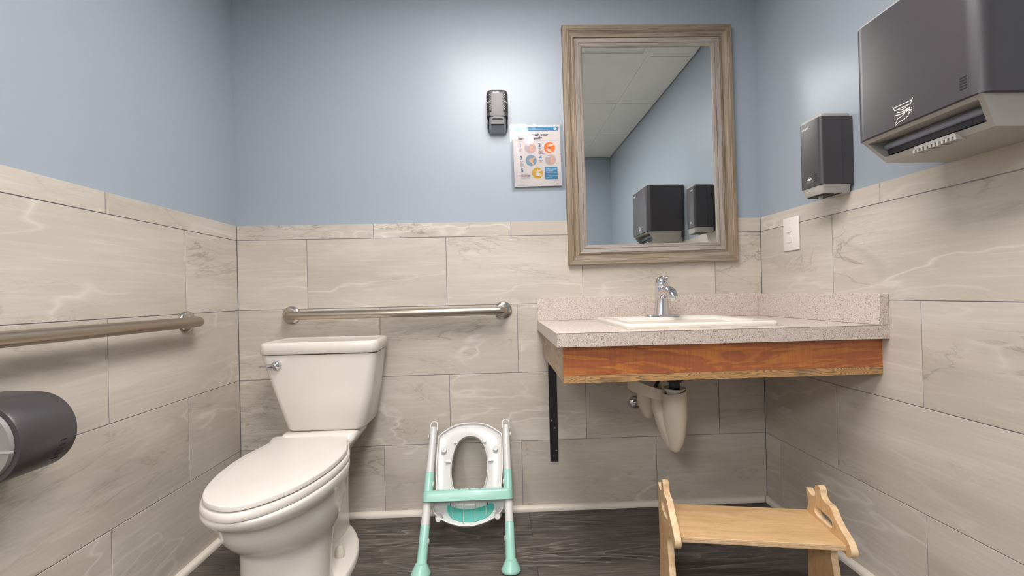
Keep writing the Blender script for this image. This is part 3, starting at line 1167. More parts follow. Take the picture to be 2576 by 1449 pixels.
tube(bm, [(FX, FY + 0.005, FZ + 0.070), (FX, FY - 0.015, FZ + 0.093), (FX, FY - 0.045, FZ + 0.108), (FX, FY - 0.075, FZ + 0.108), (FX, FY - 0.100, FZ + 0.099), (FX, FY - 0.117, FZ + 0.084), (FX, FY - 0.121, FZ + 0.078)],
     [0.022, 0.024, 0.0225, 0.021, 0.0195, 0.017, 0.014], 20, flat=0.8)
finish('spout', bm, M_CHROME, fa, smooth=60)
bm = BM()
lathe(bm, [(0.011, 0.0), (0.0115, 0.002), (0.0115, 0.014), (0.013, 0.018)], (FX, FY - 0.108, FZ + 0.066), (0, 0, 1), 18)
finish('aerator', bm, M_CHROME, fa, smooth=50)
bm = BM()
lathe(bm, [(0.0255, 0.0), (0.027, 0.003), (0.0262, 0.016), (0.022, 0.030), (0.0145, 0.039), (0.006, 0.042), (0.0, 0.0425)], (FX, FY + 0.002, FZ + 0.123), (0, -0.06, 1), 24)
hd = finish('handle', bm, M_CHROME, fa, smooth=60)
bm = BM()
rings = []
for dy, dz, w, t in ((0.010, 0.156, 0.004, 0.003), (-0.002, 0.163, 0.012, 0.004), (-0.02, 0.1645, 0.013, 0.0035), (-0.042, 0.163, 0.012, 0.003), (-0.058, 0.161, 0.009, 0.0025), (-0.062, 0.1605, 0.003, 0.001)):
    rings.append([Vector((FX + w * math.cos(a), FY + dy, FZ + dz + t * math.sin(a))) for a in [2 * PI * k / 14 for k in range(14)]])
loft(bm, rings)
finish('lever', bm, M_CHROME, hd, smooth=60)

# drain pipes under the counter, wrapped in cream covers
dr = thing('sink_drain', 'cream wrapped drain pipes hanging below the counter', 'plumbing', (1.80, -0.2, 0.35))
bm = BM()
DXc, DYc = 1.803, -0.30
lathe(bm, [(0.020, 0.0), (0.020, 0.036), (0.026, 0.038), (0.0265, 0.043), (0.033, 0.046), (0.034, 0.056), (0.0355, 0.058), (0.0355, 0.075), (0.022, 0.078), (0.022, 0.118)], (DXc, DYc, 0.582), (0, 0, 1), 24)
finish('tailpiece', bm, M_BLACKP, dr, smooth=35)
bm = BM()
lathe(bm, [(0.028, 0.0), (0.028, 0.012), (0.030, 0.022), (0.040, 0.034), (0.043, 0.036), (0.040, 0.037), (0.021, 0.030)], (DXc, DYc, 0.562), (0, 0, 1), 24)
finish('slip_collar', bm, M_WHITEP, dr, smooth=35)


def ell(cx, cy, z, rx, ry, n=28, tilt=0.0):
    return [Vector((cx + rx * math.cos(a), cy + ry * math.sin(a), z + tilt * math.cos(a))) for a in [2 * PI * k / n for k in range(n)]]


bm = BM()
loft(bm, [ell(1.805, -0.296, z, rx, ry, tilt=tl) for z, rx, ry, tl in ((0.575, 0.037, 0.036, .008), (0.583, 0.041, 0.040, .008), (0.580, 0.0435, 0.043, .008), (0.55, 0.043, 0.045, .004), (0.50, 0.0425, 0.05, 0))] +
     [ell(cx, -0.29, z, rx, ry) for cx, z, rx, ry in ((1.806, 0.46, 0.040, 0.052), (1.806, 0.42, 0.0335, 0.05), (1.804, 0.385, 0.0255, 0.042), (1.802, 0.362, 0.0185, 0.03), (1.801, 0.352, 0.011, 0.018))], cap0=False)
finish('trap_cover', bm, M_CREAM, dr, smooth=60)
bm = BM()
loft(bm, [ell(1.805, -0.296, 0.5745, 0.037, 0.036, tilt=.008), ell(1.805, -0.296, 0.57, 0.037, 0.036, tilt=.008)])
finish('foam_lining', bm, M_FOAM, dr)
bm = BM()
loft(bm, [ell(cx, cy, z, rx, ry) for cx, cy, z, rx, ry in ((1.778, -0.215, 0.555, 0.028, 0.03), (1.776, -0.22, 0.53, 0.030, 0.034), (1.772, -0.23, 0.50, 0.028, 0.04), (1.778, -0.24, 0.46, 0.026, 0.045), (1.783, -0.25, 0.42, 0.022, 0.05), (1.790, -0.26, 0.385, 0.018, 0.045), (1.795, -0.27, 0.36, 0.012, 0.03))])
finish('trap_return_cover', bm, M_CREAM, dr, smooth=60)
# open curved band of the elbow cover
bm = BM()
outer, inner, outer2, inner2 = [], [], [], []
ang = [math.radians(d) for d in range(-192, -75, 6)]
Rx, Ry = 0.082, 0.130
cxb, cyb = 1.758, -0.150
zt_b = lambda a: 0.588 - 0.024 * min(0.0, math.cos(a)) * -1 * -1
zb_b = lambda a: 0.548 - 0.014 * min(0.0, math.cos(a))
loft(bm, [[Vector((cxb + (Rx + d) * math.cos(a), cyb + (Ry + d) * math.sin(a), zz(a))) for a in ang] for d, zz in
          ((0.0, zt_b), (-0.006, zt_b), (-0.006, zb_b), (0.0, zb_b), (0.0, zt_b))], False, False, closed=False)
finish('elbow_cover', bm, M_CREAM, dr, smooth=50)
bm = BM()
tube(bm, [(1.78, -0.215, 0.545), (1.775, -0.19, 0.575), (1.765, -0.15, 0.585), (1.755, -0.08, 0.560), (1.750, -0.004, 0.530)], [0.022, 0.022, 0.022, 0.022, 0.022], 16)
finish('trap_arm', bm, M_WHITEP, dr, smooth=60)
bm = BM()
loft(bm, [ell(cx, -0.165, z, rx, ry, 20) for cx, z, rx, ry in ((1.742, 0.56, 0.034, 0.030), (1.742, 0.535, 0.037, 0.033), (1.745, 0.50, 0.036, 0.034), (1.749, 0.475, 0.029, 0.031), (1.749, 0.454, 0.019, 0.022), (1.748, 0.445, 0.009, 0.010))])
finish('valve_cover', bm, M_CREAM, dr, smooth=60)
bm = BM()
lathe(bm, [(0.031, 0.0005), (0.030, 0.006), (0.024, 0.014), (0.016, 0.018)], (1.749, 0, 0.466), (0, -1, 0), 28)
finish('escutcheon', bm, M_CHROME, dr, smooth=60)
bm = BM()
tube(bm, [(1.749, -0.002, 0.466), (1.750, -0.05, 0.475), (1.752, -0.12, 0.49)], 0.011, 12)
finish('supply_stub', bm, M_CHROME, dr, smooth=60)
bm = BM()
tube(bm, [(1.777, -0.235, 0.70), (1.777, -0.235, 0.645), (1.772, -0.225, 0.61), (1.765, -0.20, 0.575)], 0.0065, 12)
finish('supply_hose', bm, M_BLACKP, dr, smooth=60)
bm = BM()
lathe(bm, [(0.008, 0.0), (0.008, 0.022)], (1.777, -0.235, 0.635), (0, 0, 1), 6)
finish('hose_nut', bm, M_CHROME, dr)

# support bracket on the back wall
br = thing('support_bracket', 'black steel bracket on the back wall under the counter end', 'bracket', (1.376, 0, 0.21))
bm = BM()
box(bm, 1.3585, 1.3945, -0.0068, -0.0008, 0.2135, 0.8035, 0.0008, 1)
finish('upright', bm, M_BRACKET, br)
bm = BM()
box(bm, 1.3585, 1.3945, -0.50, -0.007, 0.7975, 0.8035, 0.0008, 1)
finish('arm', bm, M_BRACKET, br)
for sx, sz in ((1.3655, 0.650), (1.3685, 0.398), (1.381, 0.364), (1.386, 0.264)):
    bm = BM()
    lathe(bm, [(0.0036, 0.0), (0.0034, 0.0012), (0.0, 0.0018)], (sx, -0.0068, sz), (0, -1, 0), 10)
    finish('screw', bm, M_SCREW, br, smooth=60)
bm = BM()
lathe(bm, [(0.0042, 0.0), (0.0042, 0.0004), (0.0026, 0.0004), (0.0026, 0.0)], (1.3745, -0.0068, 0.240), (0, -1, 0), 12, False, False)
finish('screw_hole', bm, M_FOAM, br)

# ================================================================== MIRROR
mir = thing('wall_mirror', 'tall mirror in a grey-brown wooden frame above the sink', 'mirror', (1.8435, 0.005, 1.632))
mir.rotation_euler = (0, -math.radians(0.42), 0)
MW, MH, FB = 0.7745 / 2, 1.0765 / 2, 0.0905
PROF = [(0, 0.0), (0, 0.0255), (0.003, 0.0285), (0.018, 0.0285), (0.0215, 0.0265), (0.0245, 0.0265), (0.0285, 0.0215), (0.034, 0.0175), (0.041, 0.0155), (0.046, 0.0165), (0.0500, 0.0205), (0.0520, 0.0205), (0.0525, 0.012), (0.0525, 0.0)]
LINER = [(0.0525, 0.0), (0.0525, 0.0120), (0.0540, 0.0125), (0.0545, 0.0165), (0.0735, 0.0125), (0.0740, 0.0095), (0.0752, 0.0095), (0.0757, 0.0125), (0.0865, 0.0105), (FB, 0.0075), (FB, 0.0)]
corners = [(-MW, -MH, 1, 1), (MW, -MH, -1, 1), (MW, MH, -1, -1), (-MW, MH, 1, -1)]
for k in range(4):
    a, b = corners[k], corners[(k + 1) % 4]
    for pr, nm, mm in ((PROF, 'moulding', (M_FRAME_H, M_FRAME_V)), (LINER, 'liner', (M_LINER_H, M_LINER_V))):
        bm = BM()
        loft(bm, [[Vector((c[0] + c[2] * d, -h, c[1] + c[3] * d)) for d, h in pr] for c in (a, b)])
        finish(nm, bm, mm[k % 2], mir, local=True)
# glass with a narrow bevel
gw, gh, bv = MW - FB + 0.002, MH - FB + 0.002, 0.024
bm = BM()
ro = [Vector((sx * gw, -0.00560, sz * gh)) for sx, sz in ((-1, -1), (1, -1), (1, 1), (-1, 1))]
ri = [Vector((sx * (gw - bv), -0.00550, sz * (gh - bv))) for sx, sz in ((-1, -1), (1, -1), (1, 1), (-1, 1))]
rb = [Vector((sx * gw, -0.0015, sz * gh)) for sx, sz in ((-1, -1), (1, -1), (1, 1), (-1, 1))]
loft(bm, [rb, ro, ri])
finish('glass', bm, M_MIRROR, mir, local=True)

# ================================================================== AIR FRESHENER
AX, AYF = 1.1555, -0.062
af = thing('air_freshener', 'small dark grey air freshener high on the back wall left of the poster', 'dispenser', (AX, 0.006, 1.70))
LOGO = 'dvate.'


def cover_rings(x0, x1, yf, yb, z0, z1, r):
    return rrect(x0, x1, yf, yb, r, 5)


bm = BM()
hw = 0.0465
rings = []
for z, i in ((1.745, 0.0), (1.84, 0.0), (1.852, 0.001), (1.858, 0.004), (1.8615, 0.010)):
    rings.append(at_z(rrect(AX - hw + i, AX + hw - i, AYF + i, 0.006, 0.018, 5), z))
loft(bm, rings)
cov = finish('cover', bm, M_BLACK, af, smooth=40)
for sx in (-1, 1):
    bm = BM()
    box(bm, AX + sx * (hw - 0.004) - 0.003, AX + sx * (hw - 0.004) + 0.003, AYF + 0.020, 0.004, 1.713, 1.7455, 0.0015, 1)
    finish('side_skirt', bm, M_BLACK, af)
bm = BM()
rings = []
for z, yf, i in ((1.690, -0.012, 0.006), (1.694, -0.026, 0.003), (1.704, -0.038, 0.002), (1.744, -0.054, 0.002)):
    rings.append(at_z(rrect(AX - hw + 0.007 + i, AX + hw - 0.007 - i, yf, 0.006, 0.012, 5), z))
loft(bm, rings)
bs = finish('base', bm, M_SMOKE, af, smooth=40)
bs['label'] = 'translucent grey lower base'
bm = BM()
box(bm, AX - 0.028, AX + 0.028, -0.0575, -0.030, 1.711, 1.7452)
finish('recess', bm, M_BLACK, af)
bm = BM()
box(bm, AX - 0.024, AX + 0.024, -0.0600, -0.050, 1.7295, 1.7335)
finish('outlet_slot', bm, M_DEEP, af)
bm = BM()
box(bm, AX - 0.018, AX + 0.018, -0.0605, -0.050, 1.736, 1.7455)
finish('outlet_hood', bm, M_BLACK, af)
for sx in (-1, 1):
    for k in range(8):
        z = 1.8385 - 0.0106 * k
        bm = BM()
        pts = [(AX + sx * (hw - 0.021), AYF - 0.0006), (AX + sx * (hw - 0.016), AYF - 0.0006)]
        for d in range(0, 91, 18):
            a = math.radians(d)
            pts.append((AX + sx * (hw - 0.018 + 0.0186 * math.sin(a)), AYF + 0.018 - 0.0186 * math.cos(a)))
        pts.append((AX + sx * (hw + 0.0006), AYF + 0.026))
        loft(bm, [[Vector((p[0], p[1], z - 0.0026)) for p in pts], [Vector((p[0], p[1], z + 0.0026)) for p in pts]], False, False, closed=False)
        sl = finish('slot', bm, M_DEEP, af)
        if k < 7:
            bm = BM()
            q = pts[1:4 if k != 3 else 6]
            loft(bm, [[Vector((p[0], p[1] - 0.0003, z - 0.0022)) for p in q], [Vector((p[0], p[1] - 0.0003, z - 0.0004)) for p in q]], False, False, closed=False)
            finish('white_strip', bm, M_WHITEP, sl).name = 'refill_strip'  # white refill showing through the slot
text('logo', LOGO, 0.0125, lambda x, y, h: Vector((AX - 0.019 + x, AYF - 0.0004 - h, 1.842 + y)), M_LOGO, af, 0.0005)

# ================================================================== POSTER
po = thing('hand_washing_poster', 'laminated hand washing poster taped to the wall beside the mirror', 'poster', (1.331, 0.0, 1.590))
po.rotation_euler = (-math.radians(1.1), -math.radians(0.9), 0)
PWd, PHt = 0.2135, 0.279


def pmap(x, y, h):
    """poster coordinates: x right, y up from the centre"""
    return Vector((x, -h - 0.0012, y))


def pin(name, fn, material, h=0.0006):
    bm = BM()
    fn(bm)
    for v in bm.verts:
        pass
    return finish(name, bm, material, po, local=True)


def ptext(body, size, x, y, material, bold=0.0, h=0.0009, align='LEFT', name='lettering'):
    o = text(name, body, size, lambda a, b, hh: pmap(x + a, y + b, h), material, None, bold, align)
    o.parent = po
    return o


M_PBLUE = mat('poster_blue', rgb(72, 150, 192), 0.7)
M_PNAVY = mat('poster_navy', rgb(66, 60, 92), 0.7)
M_PNUM = mat('poster_number_blue', rgb(66, 128, 172), 0.7)
M_PBODY = mat('poster_small_print', rgb(150, 118, 118), 0.7)
M_PLILAC = mat('poster_lilac', rgb(206, 188, 194), 0.7)
M_PORANGE = mat('poster_orange', rgb(244, 134, 46), 0.7)
M_PSKY = mat('poster_sky', rgb(140, 172, 194), 0.7)
M_PYELLOW = mat('poster_yellow', rgb(226, 184, 66), 0.7)
M_SKIN = mat('poster_skin', rgb(240, 196, 164), 0.7)
M_SKIN2 = mat('poster_pale_skin', rgb(240, 218, 200), 0.7)
M_PLINE = mat('poster_rule', rgb(190, 182, 184), 0.7)

bm = BM()
box(bm, -PWd / 2, PWd / 2, -0.0012, -0.0004, -PHt / 2, PHt / 2)
finish('paper_sheet', bm, M_PAPER, po, local=True)
hx, hy = PWd / 2, PHt / 2
U = PWd / 940.0     # one pixel of the enlarged print; sheet spans 110..1050 across, 105..1365 down


def q(px_, py_):
    return ((px_ - 580) * U, (735 - py_) * U)


def rect(x0, y0, x1, y1):
    return [q(x0, y1), q(x1, y1), q(x1, y0), q(x0, y0)]


def poly(name, pts, material, h):
    bm = BM()
    flat_poly(bm, pts, pmap, h)
    return finish(name, bm, material, po, local=True)


poly('header_band', rect(150, 165, 1010, 245), M_PBLUE, 0.0005)
poly('badge', [q(a, b) for a, b in circ(950, 208, 26)], M_LOGO, 0.0007)
poly('badge_mark', [q(a, b) for a, b in circ(950, 208, 12, 3)], M_PBLUE, 0.0009)
ptext('A healthy future starts with clean hands and learning', 26 * U, *q(260, 222), M_LOGO)
ptext('How to wash your', 78 * U, *q(215, 345), M_PNAVY, 0.0004)
ptext('hands properly', 78 * U, *q(215, 412), M_PNAVY, 0.0004)
poly('rule', rect(220, 444, 1015, 447), M_PLINE, 0.0005)
steps = [('1', 225, 560, 445, 585, M_PLILAC, ['Wet', 'your', 'hands.'], 225, 605), ('2', 608, 560, 830, 585, M_PORANGE, ['Use', 'plenty of', 'soap to', 'make a', 'good lather.'], 610, 605),
         ('3', 235, 808, 455, 830, M_PSKY, ['Lather', 'and', 'scrub', 'for 20', 'seconds.'], 238, 852), ('4', 620, 805, 840, 830, M_PLILAC, ['Rinse', 'well.'], 622, 848),
         ('5', 245, 1060, 570, 1085, M_PYELLOW, ['Dry your hands', 'with a disposable', 'towel or a well-', 'maintained dryer.'], 245, 1108)]
for num, nx, ny, cx, cy, mm, lines, tx, ty in steps:
    ptext(num, 100 * U, *q(nx, ny), M_PNUM, 0.0006)
    poly('picture_disc', [q(a, b) for a, b in circ(cx, cy, 110, 40)], mm, 0.0005)
    for i, ln in enumerate(lines):
        ptext(ln, 27 * U, *q(tx, ty + 26 * i), M_PBODY, 0.0001)


def hand(cx, cy, ang, s, material, h):
    """small drawn hand with sleeve: forearm, palm and four fingers"""
    ca, sa = math.cos(ang), math.sin(ang)
    f = lambda x, y: q(cx + s * (x * ca - y * sa), cy + s * (x * sa + y * ca))
    shape = [(-95, -16), (-30, -18), (-8, -28), (18, -30), (40, -24), (66, -26), (70, -18), (48, -14), (74, -12), (78, -4), (50, -2), (74, 4), (76, 11), (48, 10), (66, 18), (64, 25), (36, 22), (14, 30), (4, 44), (-10, 44), (-8, 24), (-30, 18), (-95, 16)]
    bm = BM()
    flat_poly(bm, [f(x, y) for x, y in shape], pmap, h)
    bmesh.ops.triangulate(bm, faces=bm.faces[:])
    finish('drawn_hand', bm, material, po, local=True)


hand(475, 560, 2.2, 0.85, M_SKIN, 0.0007)
hand(465, 625, 3.05, 0.85, M_SKIN, 0.0009)
hand(850, 535, 3.0, 0.85, M_SKIN2, 0.0007)
hand(820, 640, -2.6, 0.85, M_SKIN2, 0.0009)
poly('soap_drop', [q(a, b) for a, b in ((812, 600), (812, 570), (825, 585), (838, 570), (850, 600), (842, 606), (832, 590), (820, 606))], M_PNAVY, 0.0010)
hand(470, 815, 2.55, 0.9, M_SKIN, 0.0007)
hand(462, 850, -2.1, 0.85, M_SKIN, 0.0009)
hand(870, 800, 2.2, 0.85, M_SKIN, 0.0007)
hand(860, 868, 3.05, 0.85, M_SKIN, 0.0009)
hand(590, 1050, 2.75, 0.9, M_SKIN2, 0.0007)
hand(575, 1120, 3.3, 0.85, M_SKIN2, 0.0009)
poly('drawn_towel', [q(a, b) for a, b in ((535, 1090), (590, 1078), (632, 1100), (582, 1136))], M_LOGO, 0.0011)
for cx, cy in ((400, 515), (785, 760)):
    poly('drawn_tap', [q(cx - 30, cy + 12), q(cx + 40, cy + 22), q(cx + 38, cy - 2), q(cx - 20, cy - 14)], M_LOGO, 0.0008)
poly('notice_box', rect(720, 965, 970, 1215), M_PBLUE, 0.0005)
for i, ln in enumerate(("DON'T FORGET", 'TO WASH:')):
    ptext(ln, 31 * U, *q(738, 1025 + 36 * i), M_LOGO, 0.0002)
for i, ln in enumerate(('between your fingers,', 'under your nails,', 'the backs of your hands', 'your wrists.')):
    ptext(ln, 23 * U, *q(755, 1092 + 30 * i), M_LOGO)
ptext('Notes', 20 * U, *q(245, 1262), M_PBODY)
ptext('healthy schools', 20 * U, *q(185, 1325), M_PBODY)
ptext('2020-10', 20 * U, *q(940, 1310), M_PBODY)
for px_, py_ in ((130, 728), (1045, 718), (605, 1312), (565, 150), (1022, 122), (1035, 190)):
    bm = BM()
    flat_poly(bm, [q(a, b) for a, b in circ(px_, py_, 7, 8)], pmap, 0.0008)
    finish('pin_mark', bm, M_PBODY, po, local=True)
# clear film, a little larger than the sheet
bm = BM()
NX, NZ = 14, 16
fx0, fx1, fz0, fz1 = -hx - 0.013, hx + 0.013, -hy - 0.006, hy + 0.004
g = [[bm.verts.new((fx0 + (fx1 - fx0) * i / NX, -0.0034 - 0.0006 * math.sin(3.1 * i / NX * PI) * math.sin(2.3 * j / NZ * PI), fz0 + (fz1 - fz0) * j / NZ)) for j in range(NZ + 1)] for i in range(NX + 1)]
for i in range(NX):
    for j in range(NZ):
        bm.faces.new((g[i][j], g[i + 1][j], g[i + 1][j + 1], g[i][j + 1]))
fl = finish('laminate_film', bm, M_FILM, po, smooth=180, local=True)
fl['label'] = 'clear glossy laminate film'

# ================================================================== SOAP DISPENSER (right wall)
so = thing('soap_dispenser', 'small dark automatic soap dispenser with silver trim on the right wall', 'dispenser', (W, -0.447, 1.42))
SX, SY0, SY1 = 2.2400, -0.4975, -0.397


def on_face(X, Y):
    """lettering on a face that looks towards -x: text runs towards -y"""
    return lambda x, y, h: Vector((X - h, Y - x, y))


bm = BM()
loft(bm, [at_z(rrect(SX, W + 0.02, SY0, SY1, 0.014, 5), z) for z in (1.3175, 1.5475)])
bmesh.ops.bisect_plane(bm, geom=bm.verts[:] + bm.edges[:] + bm.faces[:], plane_co=(W - 0.038, 0, 0), plane_no=(1, 0, 0), clear_outer=True)
bmesh.ops.holes_fill(bm, edges=[e for e in bm.edges if e.is_boundary], sides=0)
finish('cover', bm, M_BLACK, so, smooth=40)
bm = BM()
box(bm, W - 0.0375, W + 0.004, SY0 + 0.003, SY1 - 0.003, 1.3172, 1.5475, 0.002, 1)
finish('back_plate', bm, M_BLACK, so)
bm = BM()
loft(bm, [at_z(rrect(SX + i, W - 0.001, SY0 + i, SY1 - i, 0.013, 5), z) for z, i in ((1.5478, 0.002), (1.556, 0.002), (1.5585, 0.005))])
finish('top_trim', bm, M_SILVER, so, smooth=40)['label'] = 'silver grey top cap'
bm = BM()
loft(bm, [at_z(rrect(SX + i, W - 0.001, SY0 + i, SY1 - i, 0.013, 5), z) for z, i in ((1.288, 0.010), (1.292, 0.007), (1.309, 0.005), (1.3165, 0.002))])
sb = finish('base', bm, M_SILVER, so, smooth=40)
sb['label'] = 'silver grey lower base'
bm = BM()
box(bm, SX + 0.016, SX + 0.055, SY0 + 0.016, SY1 - 0.016, 1.2855, 1.2885)
finish('nozzle_recess', bm, M_DEEP, so)
bm = BM()
box(bm, SX + 0.066, SX + 0.076, SY0 + 0.008, SY1 - 0.008, 1.2860, 1.2885)
finish('nozzle_recess', bm, M_DEEP, so)
bm = BM()
lathe(bm, [(0.007, 0.0), (0.006, 0.006), (0.003, 0.007)], (SX + 0.036, -0.447, 1.2858), (0, 0, -1), 14)
finish('nozzle', bm, M_SILVER, so, smooth=40)
text('logo', LOGO, 0.0145, on_face(SX - 0.0003, SY1 - 0.017), M_LOGO, so, 0.0003).location.z += 1.5235
for k in range(5):
    bm = BM()
    zz = 1.3575 - 0.0058 * k
    box(bm, SX - 0.0004, SX + 0.001, -0.4765, -0.4665, zz - 0.0013, zz + 0.0013)
    finish('slot', bm, M_DEEP, so)
bm = BM()
for r in (0.005, 0.0095, 0.014):
    flat_strip(bm, [(0.447 - 0.447 + r * math.sin(a), -r * math.cos(a)) for a in [math.radians(d) for d in range(-48, 49, 12)]], 0.0022, lambda x, y, h: Vector((SX - 0.0004, -0.444 - x, 1.357 + y)))
finish('sensor_mark', bm, M_LOGO, so)
text('sensor_caption', 'AUTOMATIC', 0.006, lambda x, y, h: Vector((SX - 0.0004 - h, -0.427 - x, 1.334 + y)), M_FADED, so, 0.0)
# ================================================================== PAPER TOWEL DISPENSER (right wall)
tw = thing('towel_dispenser', 'large dark paper towel dispenser nearest the camera on the right wall', 'dispenser', (W, -0.91, 1.48))
TX, TY0, TY1, TZ0, TZ1 = 2.112, -1.064, -0.769, 1.3535, 1.6505
bm = BM()
loft(bm, [at_z(rrect(TX + i, W + 0.03, TY0 + i, TY1 - i, 0.030, 8), z) for z, i in ((TZ0, 0.0), (TZ1 - 0.002, 0.0), (TZ1, 0.002))])
bmesh.ops.bisect_plane(bm, geom=bm.verts[:] + bm.edges[:] + bm.faces[:], plane_co=(W - 0.012, 0, 0), plane_no=(1, 0, 0), clear_outer=True)
bmesh.ops.holes_fill(bm, edges=[e for e in bm.edges if e.is_boundary], sides=0)
finish('cover', bm, M_BLACK, tw, smooth=40)
bm = BM()
box(bm, W - 0.0115, W + 0.004, TY0 + 0.004, TY1 - 0.004, 1.315, TZ1 + 0.003, 0.002, 1)
finish('back_plate', bm, M_BLACK, tw)
bm = BM()
loft(bm, [at_z(rrect(TX + 0.004, W - 0.013, TY0 + 0.004, TY1 - 0.004, 0.022, 6), z) for z in (TZ1 + 0.0003, TZ1 + 0.004)])
finish('top_trim', bm, M_SILVER, tw, smooth=40)
# slanted grey lower housing with an open mouth
bm = BM()
zt, zb = TZ0 - 0.0003, 1.293
y0, y1 = TY0 + 0.010, TY1 - 0.010
xt, xb, xw = TX + 0.010, TX + 0.060, W - 0.0005
F = [bm.verts.new(v) for v in ((xt, y1, zt), (xt, y0, zt), (xb, y0 + 0.018, zb), (xb, y1 - 0.018, zb))]
Bk = [bm.verts.new(v) for v in ((xw, y1, zt), (xw, y0, zt), (xw, y0 + 0.018, zb), (xw, y1 - 0.018, zb))]
bm.faces.new(Bk[::-1])
for i in range(4):
    j = (i + 1) % 4
    bm.faces.new((F[i], F[j], Bk[j], Bk[i]))
lerp = lambda a, b, t: Vector(a).lerp(Vector(b), t)


def fpt(u, v):      # u along y (0..1), v down the slant
    return lerp(lerp(F[0].co, F[1].co, u), lerp(F[3].co, F[2].co, u), v)


IN = [bm.verts.new(fpt(u, v)) for u, v in ((0.035, 0.13), (0.965, 0.13), (0.955, 0.80), (0.045, 0.80))]
for i in range(4):
    j = (i + 1) % 4
    bm.faces.new((F[i], F[j], IN[j], IN[i]))
DP = [bm.verts.new(v.co + Vector((0.055, 0, 0.004))) for v in IN]
for i in range(4):
    j = (i + 1) % 4
    bm.faces.new((IN[i], IN[j], DP[j], DP[i]))
lowmouth = bm.faces.new(DP)
hs = finish('lower_housing', bm, M_GREY, tw, smooth=35)
hs['label'] = 'light grey lower housing with open paper slot'
# rollers seen in the mouth and the cutter comb
bm = BM()
tube(bm, [(TX + 0.060, TY0 + 0.030, 1.334), (TX + 0.060, TY1 - 0.030, 1.334)], 0.008, 14)
finish('roller', bm, M_SMOKE, hs, smooth=60)
bm = BM()
box(bm, TX + 0.062, TX + 0.066, TY0 + 0.030, TY1 - 0.030, 1.312, 1.326)
finish('inner_flap', bm, M_BLACK, hs)
bm = BM()
cb0, cb1 = -0.972, -0.882
box(bm, xb - 0.013, xb + 0.006, cb0, cb1, zb + 0.004, zb + 0.012)
for k in range(11):
    yy = cb0 + (cb1 - cb0) * k / 10
    box(bm, xb - 0.014, xb + 0.010, yy - 0.0022, yy + 0.0022, zb - 0.004, zb + 0.006)
finish('cutter_comb', bm, M_SILVER, tw)
for k in range(5):
    bm = BM()
    zz = 1.3965 - 0.0058 * k
    box(bm, TX - 0.0005, TX + 0.001, -1.0365, -1.0235, zz - 0.0013, zz + 0.0013)
    finish('slot', bm, M_DEEP, tw)
text('logo', LOGO, 0.016, on_face(TX - 0.0003, TY0 + 0.085), M_LOGO, tw, 0.0003).location.z += 1.622
# drawn sign: towel above, three waves, a hand below
bm = BM()
mp = lambda x, y, h: Vector((TX - 0.0006, -0.9025 - x * 0.84, 1.3925 + y * 0.84))
lw = 0.0022
flat_strip(bm, [(-0.029, 0.0135), (-0.026, 0.009), (0.026, 0.009), (0.029, 0.0135)], lw, mp)
flat_strip(bm, [(-0.026, 0.009), (-0.023, 0.0), (0.023, 0.0), (0.026, 0.009)], lw, mp)
for r, yy in ((0.010, -0.006), (0.016, -0.0115), (0.022, -0.017)):
    flat_strip(bm, [(r * t, yy + 0.003 * t * t) for t in (-1, -.6, -.2, .2, .6, 1)], lw, mp)
flat_strip(bm, [(-0.022, -0.038), (-0.014, -0.026), (-0.004, -0.024), (0.004, -0.021), (0.012, -0.014), (0.026, -0.012), (0.026, -0.016), (0.014, -0.020), (0.024, -0.019), (0.024, -0.023), (0.012, -0.025), (0.018, -0.026), (0.014, -0.031), (0.002, -0.036), (-0.010, -0.037), (-0.022, -0.043), (-0.022, -0.038)], lw * 0.85, mp)
flat_strip(bm, [(0.002, -0.019), (0.008, -0.013), (0.022, -0.008)], lw * 0.85, mp)
finish('wave_hand_sign', bm, M_LOGO, tw)

# ================================================================== OUTLET
ou = thing('wall_outlet', 'white duplex outlet plate on the right wall tiles', 'outlet', (W, -0.2, 1.19))
bm = BM()
box(bm, W - 0.0065, W - 0.0005, -0.246, -0.156, 1.1215, 1.2580, 0.003, 2)
finish('cover_plate', bm, M_PLATE, ou, smooth=40)
for zc in (1.2105, 1.1695):
    bm = BM()
    pts = [(-0.192 + 0.0175 * math.cos(a), zc + max(-0.0145, min(0.0145, 0.0178 * math.sin(a)))) for a in [2 * PI * k / 28 for k in range(28)]]
    loft(bm, [[Vector((W - 0.006, a, b)) for a, b in pts], [Vector((W - 0.0092, -0.192 + (a + 0.192) * .96, zc + (b - zc) * .96)) for a, b in pts]])
    rc = finish('receptacle', bm, M_PLATE, ou, smooth=40)
    for dy, w in ((-0.0065, 0.0011), (0.0065, 0.0009)):
        bm = BM()
        box(bm, W - 0.0094, W - 0.009, -0.192 + dy - w, -0.192 + dy + w, zc + 0.001, zc + 0.008)
        finish('slot', bm, M_CAP, rc)
for zc in (1.246, 1.190, 1.134):
    bm = BM()
    lathe(bm, [(0.0032, 0.0), (0.0028, 0.0008), (0.0, 0.001)], (W - 0.0066, -0.196, zc), (-1, 0, 0), 12)
    finish('screw', bm, M_PLATE, ou, smooth=40)

# ================================================================== POTTY LADDER SEAT
pt = thing('potty_ladder_seat', 'mint and white folded toddler toilet seat with ladder against the back wall', 'toddler seat', (1.007, -0.25, 0.0))
dv = Vector((0, 0.345, 0.415)).normalized()        # up along the legs
nv = Vector((0, -dv.z, dv.y))                      # out of the ladder towards the room
LLEN = math.hypot(0.345, 0.415)
xv = Vector((1, 0, 0))


def legpt(side, t, out=0.0):
    x = 1.007 + side * (0.157 - 0.003 * t)
    return Vector((x, -0.405, 0.0)) + dv * (LLEN * t) + nv * out


def seatpt(a, b, out=0.0):
    """a: across, b: down from the top of the legs, in the plane behind the legs"""
    return Vector((1.007 + a, -0.06, 0.415)) - dv * b + nv * (out - 0.035)


